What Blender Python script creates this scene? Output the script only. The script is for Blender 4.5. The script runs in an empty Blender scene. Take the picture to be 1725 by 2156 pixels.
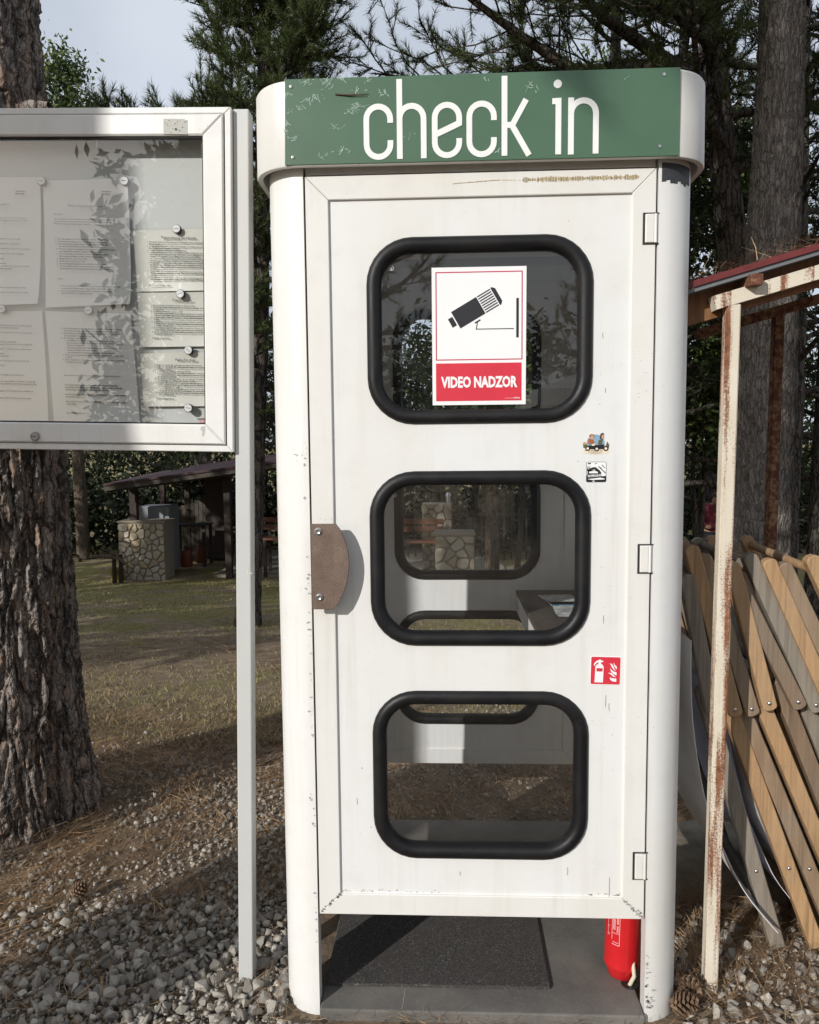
import bpy, bmesh, math, random
import numpy as np
from mathutils import Vector, Matrix, noise as mnoise
from mathutils.geometry import tessellate_polygon

S = bpy.context.scene
COL = S.collection
R = math.radians
PI = math.pi

# ------------------------------------------------------------------ camera
cam_d = bpy.data.cameras.new('camera')
cam = bpy.data.objects.new('camera', cam_d)
COL.objects.link(cam)
cam_d.sensor_fit = 'HORIZONTAL'
cam_d.sensor_width = 36.0
cam_d.lens = 36.0 * 1600 / 1725
cam_d.clip_start = 0.02
cam_d.clip_end = 900
CP, CYW, CR = 0.08442928, -0.04368808, -0.0094529
fw = Vector((math.sin(CYW) * math.cos(CP), math.cos(CYW) * math.cos(CP), -math.sin(CP)))
rt = Vector((math.cos(CYW), -math.sin(CYW), 0))
up = rt.cross(fw)
rt2 = rt * math.cos(CR) + up * math.sin(CR)
up2 = up * math.cos(CR) - rt * math.sin(CR)
mw = Matrix((rt2, up2, -fw)).transposed().to_4x4()
mw.translation = (-0.0896, -1.8395, 1.4324)
cam.matrix_world = mw
S.camera = cam

# ------------------------------------------------------------------ light
SUN_DIR = Vector((0.771, 1.0, -0.545)).normalized()
sun_el = math.asin(-SUN_DIR.z)
sun_az = math.atan2(-SUN_DIR.x, -SUN_DIR.y)
sl = bpy.data.lights.new('sun', 'SUN')
sl.energy = 3.9
sl.angle = R(0.55)
sl.color = (1.0, 0.965, 0.92)
so = bpy.data.objects.new('sun', sl)
COL.objects.link(so)
so.rotation_euler = SUN_DIR.to_track_quat('-Z', 'Y').to_euler()
so.location = (-20, -26, 20)

world = bpy.data.worlds.new('World')
S.world = world
world.use_nodes = True
wn = world.node_tree
bg = wn.nodes['Background']
sky = wn.nodes.new('ShaderNodeTexSky')
sky.sky_type = 'NISHITA'
sky.sun_disc = False
sky.sun_elevation = sun_el
sky.sun_rotation = sun_az
sky.altitude = 200
sky.air_density = 1.0
sky.dust_density = 2.5
sky.ozone_density = 1.2
veil = wn.nodes.new('ShaderNodeMixRGB')           # thin high cloud over the whole sky
veil.inputs['Fac'].default_value = 0.5
veil.inputs['Color2'].default_value = (9.8, 10.5, 11.6, 1)
tcw = wn.nodes.new('ShaderNodeTexCoord')
nzw = wn.nodes.new('ShaderNodeTexNoise')
nzw.inputs['Scale'].default_value = 2.2
nzw.inputs['Detail'].default_value = 5
mpw = wn.nodes.new('ShaderNodeMapRange')
mpw.inputs['From Min'].default_value = 0.35
mpw.inputs['From Max'].default_value = 0.7
mpw.inputs['To Min'].default_value = 0.5
mpw.inputs['To Max'].default_value = 0.8
wn.links.new(tcw.outputs['Generated'], nzw.inputs['Vector'])
wn.links.new(nzw.outputs['Fac'], mpw.inputs['Value'])
wn.links.new(mpw.outputs['Result'], veil.inputs['Fac'])
wn.links.new(sky.outputs['Color'], veil.inputs['Color1'])
wn.links.new(veil.outputs['Color'], bg.inputs['Color'])
bg.inputs['Strength'].default_value = 0.085

S.render.engine = 'CYCLES'
S.view_settings.view_transform = 'Standard'
S.view_settings.look = 'None'
S.view_settings.exposure = 0.0
S.view_settings.gamma = 1.0
S.view_settings.use_curve_mapping = False
S.cycles.max_bounces = 8
S.cycles.transparent_max_bounces = 16
S.cycles.caustics_reflective = False
S.cycles.caustics_refractive = False
S.cycles.use_denoising = True

# ------------------------------------------------------------------ helpers
RNG = np.random.default_rng(7)
random.seed(5)


def gz(x, y):
    """height of the ground: level round the booth, falling gently towards the shelter"""
    t = min(max((y - 1.2) / 11.8, 0), 1)
    t = t * t * (3 - 2 * t) * 0.55 + t * 0.45
    z = -0.03 - 1.13 * t
    z += 0.02 * mnoise.noise(Vector((x * 0.7, y * 0.7, 3.1))) * min(1, max(0, (abs(y - 0.5) - 0.5)))
    return z


class MB:
    """collects simple shapes, then links them as one mesh object"""
    def __init__(self):
        self.v = []; self.f = []

    def add(self, verts, faces):
        b = len(self.v)
        self.v += [tuple(p) for p in verts]
        self.f += [tuple(i + b for i in q) for q in faces]
        return self

    def box(self, x0, x1, y0, y1, z0, z1, M=None):
        vs = [Vector((x, y, z)) for z in (z0, z1) for y in (y0, y1) for x in (x0, x1)]
        if M is not None:
            vs = [M @ p for p in vs]
        return self.add(vs, [(0, 2, 3, 1), (4, 5, 7, 6), (0, 1, 5, 4), (2, 6, 7, 3), (0, 4, 6, 2), (1, 3, 7, 5)])

    def bbox(self, x0, x1, y0, y1, z0, z1, b=0.003):
        """box with its vertical and horizontal edges chamfered"""
        bm = bmesh.new()
        bmesh.ops.create_cube(bm, size=1)
        for q in bm.verts:
            q.co = Vector((x0 + (q.co.x + .5) * (x1 - x0), y0 + (q.co.y + .5) * (y1 - y0), z0 + (q.co.z + .5) * (z1 - z0)))
        bmesh.ops.bevel(bm, geom=list(bm.edges), offset=b, segments=2, affect='EDGES', profile=0.5)
        return self.bm(bm)

    def bm(self, bm, M=None):
        bm.verts.index_update()
        vs = [(M @ q.co if M is not None else q.co.copy()) for q in bm.verts]
        self.add(vs, [tuple(q.index for q in f.verts) for f in bm.faces])
        bm.free()
        return self

    def tube(self, pts, rad, n=8, cap=True, squash=None):
        """tube along a polyline; rad a number or a list"""
        pts = [Vector(p) for p in pts]
        if not hasattr(rad, '__len__'):
            rad = [rad] * len(pts)
        rings = []
        ref = None
        for i, p in enumerate(pts):
            d = (pts[min(i + 1, len(pts) - 1)] - pts[max(i - 1, 0)])
            if d.length < 1e-9:
                d = Vector((0, 0, 1))
            d.normalize()
            if ref is None:
                ref = d.orthogonal().normalized()
            a = (ref - d * ref.dot(d))
            a = a.normalized() if a.length > 1e-6 else d.orthogonal().normalized()
            ref = a
            b = d.cross(a)
            rings.append([p + (a * math.cos(2 * PI * k / n) + b * math.sin(2 * PI * k / n)) * rad[i] for k in range(n)])
        vs = [q for r in rings for q in r]
        fs = []
        for i in range(len(pts) - 1):
            for k in range(n):
                k2 = (k + 1) % n
                fs.append((i * n + k, i * n + k2, (i + 1) * n + k2, (i + 1) * n + k))
        if cap:
            fs.append(tuple(range(n))[::-1])
            fs.append(tuple((len(pts) - 1) * n + k for k in range(n)))
        return self.add(vs, fs)

    def prism(self, poly, y0, y1, M=None, bev=0.0, axis='y'):
        """polygon given as (x, z), extruded from y0 (front) to y1; the front edge may be chamfered"""
        n = len(poly)
        ar = sum(poly[i][0] * poly[(i + 1) % n][1] - poly[(i + 1) % n][0] * poly[i][1] for i in range(n))
        if ar < 0:
            poly = poly[::-1]
        lay = []
        if bev > 0:
            lay.append((y0, inset(poly, bev)))
            lay.append((y0 + bev * .8, poly))
        else:
            lay.append((y0, poly))
        lay.append((y1, poly))
        vs = []
        for (y, pl) in lay:
            for (a, b) in pl:
                p = Vector((a, y, b)) if axis == 'y' else (Vector((a, b, y)) if axis == 'z' else Vector((y, a, b)))
                vs.append(M @ p if M is not None else p)
        fs = []
        for L in range(len(lay) - 1):
            for i in range(n):
                j = (i + 1) % n
                fs.append((L * n + i, L * n + j, (L + 1) * n + j, (L + 1) * n + i))
        cvx = is_convex(poly)
        for (L, rev) in ((0, False), (len(lay) - 1, True)):
            if cvx:
                q = tuple(L * n + i for i in range(n))
                fs.append(q[::-1] if rev else q)
            else:
                tris = tessellate_polygon([[Vector((a, b, 0)) for a, b in lay[L][1]]])
                for t in tris:
                    q = tuple(L * n + i for i in t)
                    fs.append(q)
        return self.add(vs, fs)

    def lathe(self, prof, n=24, center=(0, 0), M=None, axis='z'):
        vs = []; fs = []
        for (r, z) in prof:
            for k in range(n):
                a = 2 * PI * k / n
                if axis == 'z':
                    p = Vector((center[0] + r * math.cos(a), center[1] + r * math.sin(a), z))
                else:                                   # axis y: centre is (x, z), z is the y value
                    p = Vector((center[0] + r * math.cos(a), z, center[1] + r * math.sin(a)))
                vs.append(M @ p if M is not None else p)
        for i in range(len(prof) - 1):
            for k in range(n):
                k2 = (k + 1) % n
                fs.append((i * n + k, i * n + k2, (i + 1) * n + k2, (i + 1) * n + k))
        fs.append(tuple(range(n))[::-1])
        fs.append(tuple((len(prof) - 1) * n + k for k in range(n)))
        return self.add(vs, fs)

    def build(self, name, mat, parent=None, smooth=False, fix=True, angle=40):
        me = bpy.data.meshes.new(name)
        me.from_pydata(self.v, [], self.f)
        if fix:
            bm = bmesh.new(); bm.from_mesh(me)
            bmesh.ops.recalc_face_normals(bm, faces=bm.faces)
            bm.to_mesh(me); bm.free()
        if smooth:
            shade(me, angle)
        me.update()
        return link(name, me, mat, parent)


def shade(me, angle=40):
    me.polygons.foreach_set('use_smooth', [True] * len(me.polygons))
    bm = bmesh.new(); bm.from_mesh(me)
    lim = R(angle)
    for e in bm.edges:
        if len(e.link_faces) == 2 and e.calc_face_angle(0) > lim:
            e.smooth = False
    bm.to_mesh(me); bm.free()


def link(name, me, mat, parent=None):
    o = bpy.data.objects.new(name, me)
    COL.objects.link(o)
    if mat is not None and me is not None and len(me.materials) == 0:
        me.materials.append(MAT[mat] if isinstance(mat, str) else mat)
    if parent is not None:
        o.parent = parent
    return o


def np_mesh(name, V, F, mat, parent=None, smooth=False):
    """big meshes straight from numpy arrays (F: n x 3 or n x 4)"""
    me = bpy.data.meshes.new(name)
    V = np.asarray(V, np.float32); F = np.asarray(F, np.int32)
    me.vertices.add(len(V)); me.vertices.foreach_set('co', V.ravel())
    k = F.shape[1]
    me.loops.add(F.size); me.loops.foreach_set('vertex_index', F.ravel())
    me.polygons.add(len(F))
    me.polygons.foreach_set('loop_start', np.arange(0, F.size, k, dtype=np.int32))
    me.polygons.foreach_set('loop_total', np.full(len(F), k, np.int32))
    if smooth:
        me.polygons.foreach_set('use_smooth', np.ones(len(F), bool))
    me.update(calc_edges=True)
    return link(name, me, mat, parent)


def is_convex(p):
    n = len(p); s = 0
    for i in range(n):
        a, b, c = p[i], p[(i + 1) % n], p[(i + 2) % n]
        cr = (b[0] - a[0]) * (c[1] - b[1]) - (b[1] - a[1]) * (c[0] - b[0])
        if abs(cr) < 1e-12:
            continue
        if s == 0:
            s = 1 if cr > 0 else -1
        elif (cr > 0) != (s > 0):
            return False
    return True


def inset(poly, d):
    n = len(poly); out = []
    for i in range(n):
        p0 = Vector(poly[i - 1]); p = Vector(poly[i]); p1 = Vector(poly[(i + 1) % n])
        a = (p - p0); b = (p1 - p)
        if a.length < 1e-9 or b.length < 1e-9:
            out.append(tuple(p)); continue
        a.normalize(); b.normalize()
        na = Vector((-a.y, a.x)); nb = Vector((-b.y, b.x))
        m = na + nb
        if m.length < 1e-6:
            m = na
        m.normalize()
        k = d / max(0.5, m.dot(na))
        out.append(tuple(p + m * k))
    return out


def rrect(x0, x1, z0, z1, r, k=8):
    pts = []
    for (cx, cz, a0) in ((x1 - r, z1 - r, 0), (x0 + r, z1 - r, 90), (x0 + r, z0 + r, 180), (x1 - r, z0 + r, 270)):
        for i in range(k + 1):
            a = R(a0 + 90 * i / k)
            pts.append((cx + r * math.cos(a), cz + r * math.sin(a)))
    return pts


def ribbon(path, w):
    """flat stroke outline (polygon) round an open centre line"""
    P = [Vector(p) for i, p in enumerate(path) if i == 0 or math.dist(p, path[i - 1]) > 1e-6]
    L = []; Rr = []
    for i, p in enumerate(P):
        d0 = (P[i] - P[i - 1]).normalized() if i else (P[1] - P[0]).normalized()
        d1 = (P[i + 1] - P[i]).normalized() if i < len(P) - 1 else d0
        n0 = Vector((-d0.y, d0.x)); n1 = Vector((-d1.y, d1.x))
        m = (n0 + n1).normalized()
        k = (w / 2) / max(.4, m.dot(n0))
        L.append(tuple(p + m * k)); Rr.append(tuple(p - m * k))
    return L, Rr


def stroke(mb, path, w, y0, y1):
    """stroke as a run of quads with thickness"""
    L, Rr = ribbon(path, w)
    n = len(L)
    vs = []
    for y in (y0, y1):
        for a, b in zip(L, Rr):
            vs += [(a[0], y, a[1]), (b[0], y, b[1])]
    fs = []
    o = 2 * n
    for i in range(n - 1):
        a = 2 * i
        fs += [(a, a + 1, a + 3, a + 2), (o + a, o + a + 2, o + a + 3, o + a + 1), (a, a + 2, o + a + 2, o + a), (a + 1, o + a + 1, o + a + 3, a + 3)]
    fs += [(0, o, o + 1, 1), (2 * n - 2, 2 * n - 1, o + 2 * n - 1, o + 2 * n - 2)]
    mb.add(vs, fs)


def arc(cx, cz, r, a0, a1, n=10):
    return [(cx + r * math.cos(R(a0 + (a1 - a0) * i / n)), cz + r * math.sin(R(a0 + (a1 - a0) * i / n))) for i in range(n + 1)]


def thing(name, label, cat, loc=(0, 0, 0), group=None, rot=None):
    o = bpy.data.objects.new(name, None)
    COL.objects.link(o)
    o.empty_display_size = 0.1
    o.location = loc
    if rot:
        o.rotation_euler = rot
    return tag(o, label, cat, group)


def tag(o, label=None, cat=None, group=None, kind=None):
    if label: o['label'] = label
    if cat: o['category'] = cat
    if group: o['group'] = group
    if kind: o['kind'] = kind
    return o


# ------------------------------------------------------------------ materials
MAT = {}


class NT:
    def __init__(self, name):
        m = bpy.data.materials.new(name); m.use_nodes = True
        self.m = m; self.t = m.node_tree; self.n = self.t.nodes
        self.b = self.n['Principled BSDF']
        MAT[name] = m
        self.tc = None

    def node(self, typ, **kw):
        q = self.n.new(typ)
        for k, v in kw.items():
            if hasattr(q, k) and k not in q.inputs:
                setattr(q, k, v)
            else:
                q.inputs[k].default_value = v
        return q

    def l(self, a, b):
        self.t.links.new(a, b)

    def coords(self, scale=(1, 1, 1), kind='Object'):
        if self.tc is None:
            self.tc = self.node('ShaderNodeTexCoord')
        mp = self.node('ShaderNodeMapping')
        mp.inputs['Scale'].default_value = scale
        self.l(self.tc.outputs[kind], mp.inputs['Vector'])
        return mp.outputs['Vector']

    def noise(self, vec, scale, detail=4, rough=.55):
        q = self.node('ShaderNodeTexNoise')
        q.inputs['Scale'].default_value = scale
        q.inputs['Detail'].default_value = detail
        q.inputs['Roughness'].default_value = rough
        self.l(vec, q.inputs['Vector'])
        return q.outputs['Fac']

    def voro(self, vec, scale, feature='F1', out='Distance', rnd=1.0):
        q = self.node('ShaderNodeTexVoronoi')
        q.feature = feature
        q.inputs['Scale'].default_value = scale
        q.inputs['Randomness'].default_value = rnd
        self.l(vec, q.inputs['Vector'])
        return q.outputs[out]

    def ramp(self, fac, stops):
        q = self.node('ShaderNodeValToRGB')
        e = q.color_ramp.elements
        e[0].position, e[0].color = stops[0][0], tuple(stops[0][1]) + (1,) if len(stops[0][1]) == 3 else stops[0][1]
        e[1].position, e[1].color = stops[1][0], tuple(stops[1][1]) + (1,)
        for p, c in stops[2:]:
            k = e.new(p); k.color = tuple(c) + (1,)
        self.l(fac, q.inputs['Fac'])
        return q.outputs['Color']

    def rng(self, fac, a, b, c=0.0, d=1.0):
        q = self.node('ShaderNodeMapRange')
        for n_, v in zip(('From Min', 'From Max', 'To Min', 'To Max'), (a, b, c, d)):
            q.inputs[n_].default_value = v
        self.l(fac, q.inputs['Value'])
        return q.outputs['Result']

    def math(self, op, a, b):
        q = self.node('ShaderNodeMath'); q.operation = op
        for i, v in enumerate((a, b)):
            if hasattr(v, 'is_linked'):
                self.l(v, q.inputs[i])
            else:
                q.inputs[i].default_value = v
        return q.outputs[0]

    def mix(self, fac, a, b, blend='MIX'):
        q = self.node('ShaderNodeMixRGB'); q.blend_type = blend
        for nme, v in (('Fac', fac), ('Color1', a), ('Color2', b)):
            if hasattr(v, 'is_linked'):
                self.l(v, q.inputs[nme])
            else:
                q.inputs[nme].default_value = v if nme == 'Fac' else tuple(v) + (1,)
        return q.outputs['Color']

    def bump(self, h, strength=.3, dist=.01):
        q = self.node('ShaderNodeBump')
        q.inputs['Strength'].default_value = strength
        q.inputs['Distance'].default_value = dist
        self.l(h, q.inputs['Height'])
        self.l(q.outputs['Normal'], self.b.inputs['Normal'])

    def col(self, c):
        if hasattr(c, 'is_linked'):
            self.l(c, self.b.inputs['Base Color'])
        else:
            self.b.inputs['Base Color'].default_value = tuple(c) + (1,)

    def rough(self, r):
        if hasattr(r, 'is_linked'):
            self.l(r, self.b.inputs['Roughness'])
        else:
            self.b.inputs['Roughness'].default_value = r


def simple(name, c, rough=.5, metal=0.0, var=.12, scale=30, spec=None):
    t = NT(name)
    v = t.coords()
    n = t.noise(v, scale, 4)
    d = tuple(x * (1 - var) for x in c); e = tuple(min(1, x * (1 + var)) for x in c)
    t.col(t.ramp(n, [(.3, d), (.7, e)]))
    t.rough(rough)
    t.b.inputs['Metallic'].default_value = metal
    if spec is not None:
        t.b.inputs['Specular IOR Level'].default_value = spec
    return t


def paint(name, c, dirt=(.62, .58, .47), chips=.5, rough=.38, fleck=(.16, .14, .11)):
    """weathered gloss paint: faint yellowing, small flecks and chips down to grey metal"""
    t = NT(name)
    v = t.coords()
    vs = t.coords((1, 1, .35))
    base = t.mix(t.rng(t.noise(vs, 3.2, 4), .42, .78, 0, .42), c, dirt)
    base = t.mix(t.rng(t.noise(v, 14, 5, .65), .5, .8, 0, .22), base, (.52, .51, .47))
    run = t.noise(t.coords((28, 28, .9)), 1.6, 5, .6)
    base = t.mix(t.math('MULTIPLY', t.rng(run, .50, .75, 0, .36), t.rng(t.noise(v, 2.1, 2), .4, .65)), base, (.47, .44, .36))
    big = t.noise(v, 3.5, 2)
    # small flecks: only here and there
    fl = t.math('MULTIPLY', t.rng(t.voro(v, 75), .0, .12, 1, 0), t.rng(big, .56 - .08 * chips, .66, 0, 1))
    base = t.mix(t.rng(fl, .2, .5, 0, .75), base, fleck)
    ch = t.math('MULTIPLY', t.rng(t.noise(v, 42, 6, .7), .72 - .02 * chips, .735, 0, 1), t.rng(t.noise(v, 2.3, 2), .5, .62, 0, 1))
    base = t.mix(t.math('MULTIPLY', ch, min(1.0, chips)), base, (.36, .35, .34))
    t.col(base)
    t.rough(t.rng(t.noise(v, 20, 4), .3, .7, rough - .06, rough + .1))
    t.bump(t.noise(v, 60, 3), .02, .002)
    return t


paint('booth_white', (.725, .73, .722), chips=1.3)
paint('frame_white', (.72, .712, .682), chips=1.6)
paint('post_white', (.73, .73, .715), chips=1.6)
paint('roof_white', (.71, .705, .68), chips=3.2)
paint('inner_white', (.82, .82, .81), chips=.2, rough=.5)
paint('board_white', (.73, .73, .715), chips=.25, rough=.33)
paint('post_grey', (.50, .515, .51), chips=.25, rough=.42)
t = NT('rubber')
v = t.coords()
dn = t.noise(v, 7, 6, .7)
sp = t.math('MULTIPLY', t.rng(t.voro(v, 130), .0, .09, 1, 0), t.rng(t.noise(v, 9, 2), .5, .6))
c = t.mix(t.rng(dn, .45, .8, 0, .22), (.0065, .0065, .0075), (.05, .047, .042))
t.col(t.mix(t.rng(sp, .2, .5, 0, .8), c, (.28, .27, .24)))
t.rough(t.rng(dn, .3, .7, .38, .62))
t.b.inputs['Specular IOR Level'].default_value = .32
simple('sign_green', (.062, .130, .078), .42, var=.06, scale=9)
simple('letter_white', (.80, .80, .78), .4, var=.03)
simple('scratch_pale', (.42, .55, .47), .7, var=.2, scale=200)
simple('black_print', (.012, .013, .017), .5, var=.1)
simple('red_print', (.62, .035, .06), .38, var=.05)
simple('crimson_line', (.50, .03, .08), .4, var=.05)
simple('white_print', (.82, .82, .82), .4, var=.02)
simple('poster_white', (.82, .82, .82), .35, var=.015, scale=5)
simple('grey_text', (.022, .022, .022), .7, var=.1)
simple('title_grey', (.085, .085, .085), .7, var=.1)
simple('steel', (.55, .55, .55), .3, 1.0, var=.1)
simple('dull_steel', (.33, .33, .32), .45, .9, var=.2)
simple('dark_metal', (.05, .05, .05), .4, .5)
simple('tape_grey', (.45, .45, .41), .7, var=.15, scale=300)
simple('glue_tan', (.42, .34, .20), .8, var=.3, scale=200)
simple('ext_red', (.55, .016, .02), .28, var=.05)
simple('pale_pink', (.75, .55, .55), .5, var=.05)
simple('cable_cream', (.66, .60, .46), .5)
simple('orange_brown', (.33, .10, .03), .5)
simple('sky_blue', (.22, .38, .50), .5)
simple('olive', (.10, .10, .035), .6)
simple('skin', (.55, .33, .22), .55)
simple('hair_brown', (.06, .025, .015), .7)
simple('cream', (.80, .68, .52), .5)
simple('tan', (.48, .30, .10), .6)
simple('mortar', (.30, .26, .20), .9, scale=60)
simple('cone_brown', (.16, .10, .06), .8, var=.4, scale=80)
simple('jacket_red', (.13, .012, .022), .8)
simple('trouser_dark', (.015, .016, .022), .85)
simple('dark_wood', (.032, .020, .014), .75, var=.3, scale=12)
simple('bench_wood', (.11, .042, .018), .6, var=.3, scale=15)
simple('plank_wood', (.065, .055, .043), .85, var=.3, scale=12)
simple('roof_red', (.125, .018, .018), .6, var=.2, scale=20)
simple('roof_grey', (.15, .155, .165), .5, var=.1)
simple('shelter_red', (.055, .022, .026), .7, var=.3)
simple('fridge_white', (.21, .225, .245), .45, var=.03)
simple('crate_orange', (.17, .035, .012), .6)
simple('yellow_plastic', (.20, .155, .02), .5)
simple('fabric_white', (.84, .83, .82), .8, var=.05, scale=8)
simple('fabric_lavender', (.66, .67, .78), .8, var=.08, scale=8)
simple('fabric_navy', (.02, .03, .09), .8, var=.2)
simple('fabric_yellow', (.62, .54, .04), .8, var=.1)
simple('fabric_teal', (.06, .13, .13), .8, var=.1)
simple('brochure_blue', (.05, .22, .42), .3, var=.8, scale=14)
simple('brochure_cover', (.50, .53, .52), .3, var=.5, scale=25)
simple('tent_white', (.75, .75, .74), .7, var=.04)
simple('tent_blue', (.06, .09, .16), .7)
simple('counter_dark', (.075, .062, .05), .5, var=.35, scale=25)
simple('dry_twig', (.10, .075, .05), .9)
simple('dead_leaf', (.30, .13, .04), .8)
simple('web_grey', (.6, .6, .6), .8)

# brown laminated handle plate
t = NT('handle_brown')
v = t.coords((1, 1, 1))
g = t.noise(v, 520, 3, .7)
m2 = t.noise(v, 22, 4)
c = t.ramp(g, [(.3, (.075, .044, .032)), (.72, (.27, .200, .155))])
t.col(t.mix(t.rng(m2, .35, .7, 0, .7), c, (.095, .055, .042)))
t.rough(.6)
t.bump(g, .25, .001)

# glass: a thin clear sheet with a mirror reflection at its real strength
def glass(name, tint, ior=1.5, dust=.0):
    m = bpy.data.materials.new(name); m.use_nodes = True
    MAT[name] = m
    nt = m.node_tree; nt.nodes.clear()
    o = nt.nodes.new('ShaderNodeOutputMaterial')
    mx = nt.nodes.new('ShaderNodeMixShader')
    tr = nt.nodes.new('ShaderNodeBsdfTransparent'); tr.inputs['Color'].default_value = tuple(tint) + (1,)
    gl = nt.nodes.new('ShaderNodeBsdfGlossy'); gl.inputs['Roughness'].default_value = 0.0
    # reflection by angle of view, the same from both sides of the sheet
    ge = nt.nodes.new('ShaderNodeNewGeometry')
    dt = nt.nodes.new('ShaderNodeVectorMath'); dt.operation = 'DOT_PRODUCT'
    nt.links.new(ge.outputs['Normal'], dt.inputs[0]); nt.links.new(ge.outputs['Incoming'], dt.inputs[1])
    prev = dt.outputs['Value']
    f0 = ((ior - 1) / (ior + 1)) ** 2
    for op, val in (('ABSOLUTE', None), ('SUBTRACT', 1.0), ('POWER', 5.0), ('MULTIPLY_ADD', 1 - f0)):
        q_ = nt.nodes.new('ShaderNodeMath'); q_.operation = op
        if op == 'SUBTRACT':
            q_.inputs[0].default_value = val; nt.links.new(prev, q_.inputs[1])
        else:
            nt.links.new(prev, q_.inputs[0])
            if val is not None:
                q_.inputs[1].default_value = val
            if op == 'MULTIPLY_ADD':
                q_.inputs[2].default_value = f0
        prev = q_.outputs[0]
    nt.links.new(prev, mx.inputs['Fac'])
    nt.links.new(tr.outputs[0], mx.inputs[1]); nt.links.new(gl.outputs[0], mx.inputs[2])
    last = mx.outputs[0]
    if dust > 0:
        df = nt.nodes.new('ShaderNodeBsdfDiffuse'); df.inputs['Color'].default_value = (.6, .6, .57, 1)
        m2_ = nt.nodes.new('ShaderNodeMixShader')
        tc = nt.nodes.new('ShaderNodeTexCoord')
        nz = nt.nodes.new('ShaderNodeTexNoise'); nz.inputs['Scale'].default_value = 7; nz.inputs['Detail'].default_value = 7
        mr = nt.nodes.new('ShaderNodeMapRange')
        mr.inputs['From Min'].default_value = .4; mr.inputs['From Max'].default_value = .75
        mr.inputs['To Min'].default_value = dust * .3; mr.inputs['To Max'].default_value = dust * 1.6
        nt.links.new(tc.outputs['Object'], nz.inputs['Vector'])
        nt.links.new(nz.outputs['Fac'], mr.inputs['Value'])
        nt.links.new(mr.outputs['Result'], m2_.inputs['Fac'])
        nt.links.new(last, m2_.inputs[1]); nt.links.new(df.outputs[0], m2_.inputs[2])
        last = m2_.outputs[0]
    nt.links.new(last, o.inputs['Surface'])

glass('pane_glass', (.985, .99, .99), 1.56, .005)
glass('board_glass', (.985, .988, .985), 1.78, .008)
glass('sleeve_clear', (.96, .96, .95), 1.45, .0)

# laminated paper
for nm, cc in (('paper', (.86, .865, .845)), ('paper_warm', (.72, .72, .655)), ('board_back', (.60, .62, .605))):
    t = NT(nm)
    v = t.coords()
    t.col(t.mix(t.rng(t.noise(v, 6, 3), .35, .7, 0, .2), cc, tuple(x * .9 for x in cc)))
    t.rough(.32 if 'paper' in nm else .6)

# concrete slab
t = NT('concrete')
v = t.coords()
c = t.ramp(t.noise(v, 4, 6, .6), [(.3, (.085, .082, .076)), (.7, (.19, .175, .155))])
c = t.mix(t.rng(t.noise(v, 90, 3), .55, .8, 0, .4), c, (.25, .24, .22))
t.col(c); t.rough(.85); t.bump(t.noise(v, 120, 4), .25, .003)
t = NT('rock_ledge')
v = t.coords()
c = t.ramp(t.noise(v, 6, 6, .65), [(.3, (.13, .11, .08)), (.7, (.30, .26, .20))])
t.col(c); t.rough(.9); t.bump(t.noise(v, 40, 6), .6, .01)

# rubber-granule door mat
t = NT('mat_rubber')
v = t.coords()
q = t.voro(v, 380, 'F1', 'Color')
sep = t.node('ShaderNodeSeparateColor'); t.l(q, sep.inputs[0])
c = t.ramp(sep.outputs[0], [(.0, (.026, .024, .023)), (.7, (.058, .054, .050)), (.93, (.10, .09, .082)), (1.0, (.20, .18, .165))])
t.col(t.mix(t.rng(t.noise(v, 9, 3), .4, .7, 0, .5), c, (.05, .043, .04)))
t.rough(.9); t.bump(t.voro(v, 380), .5, .002)

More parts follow.
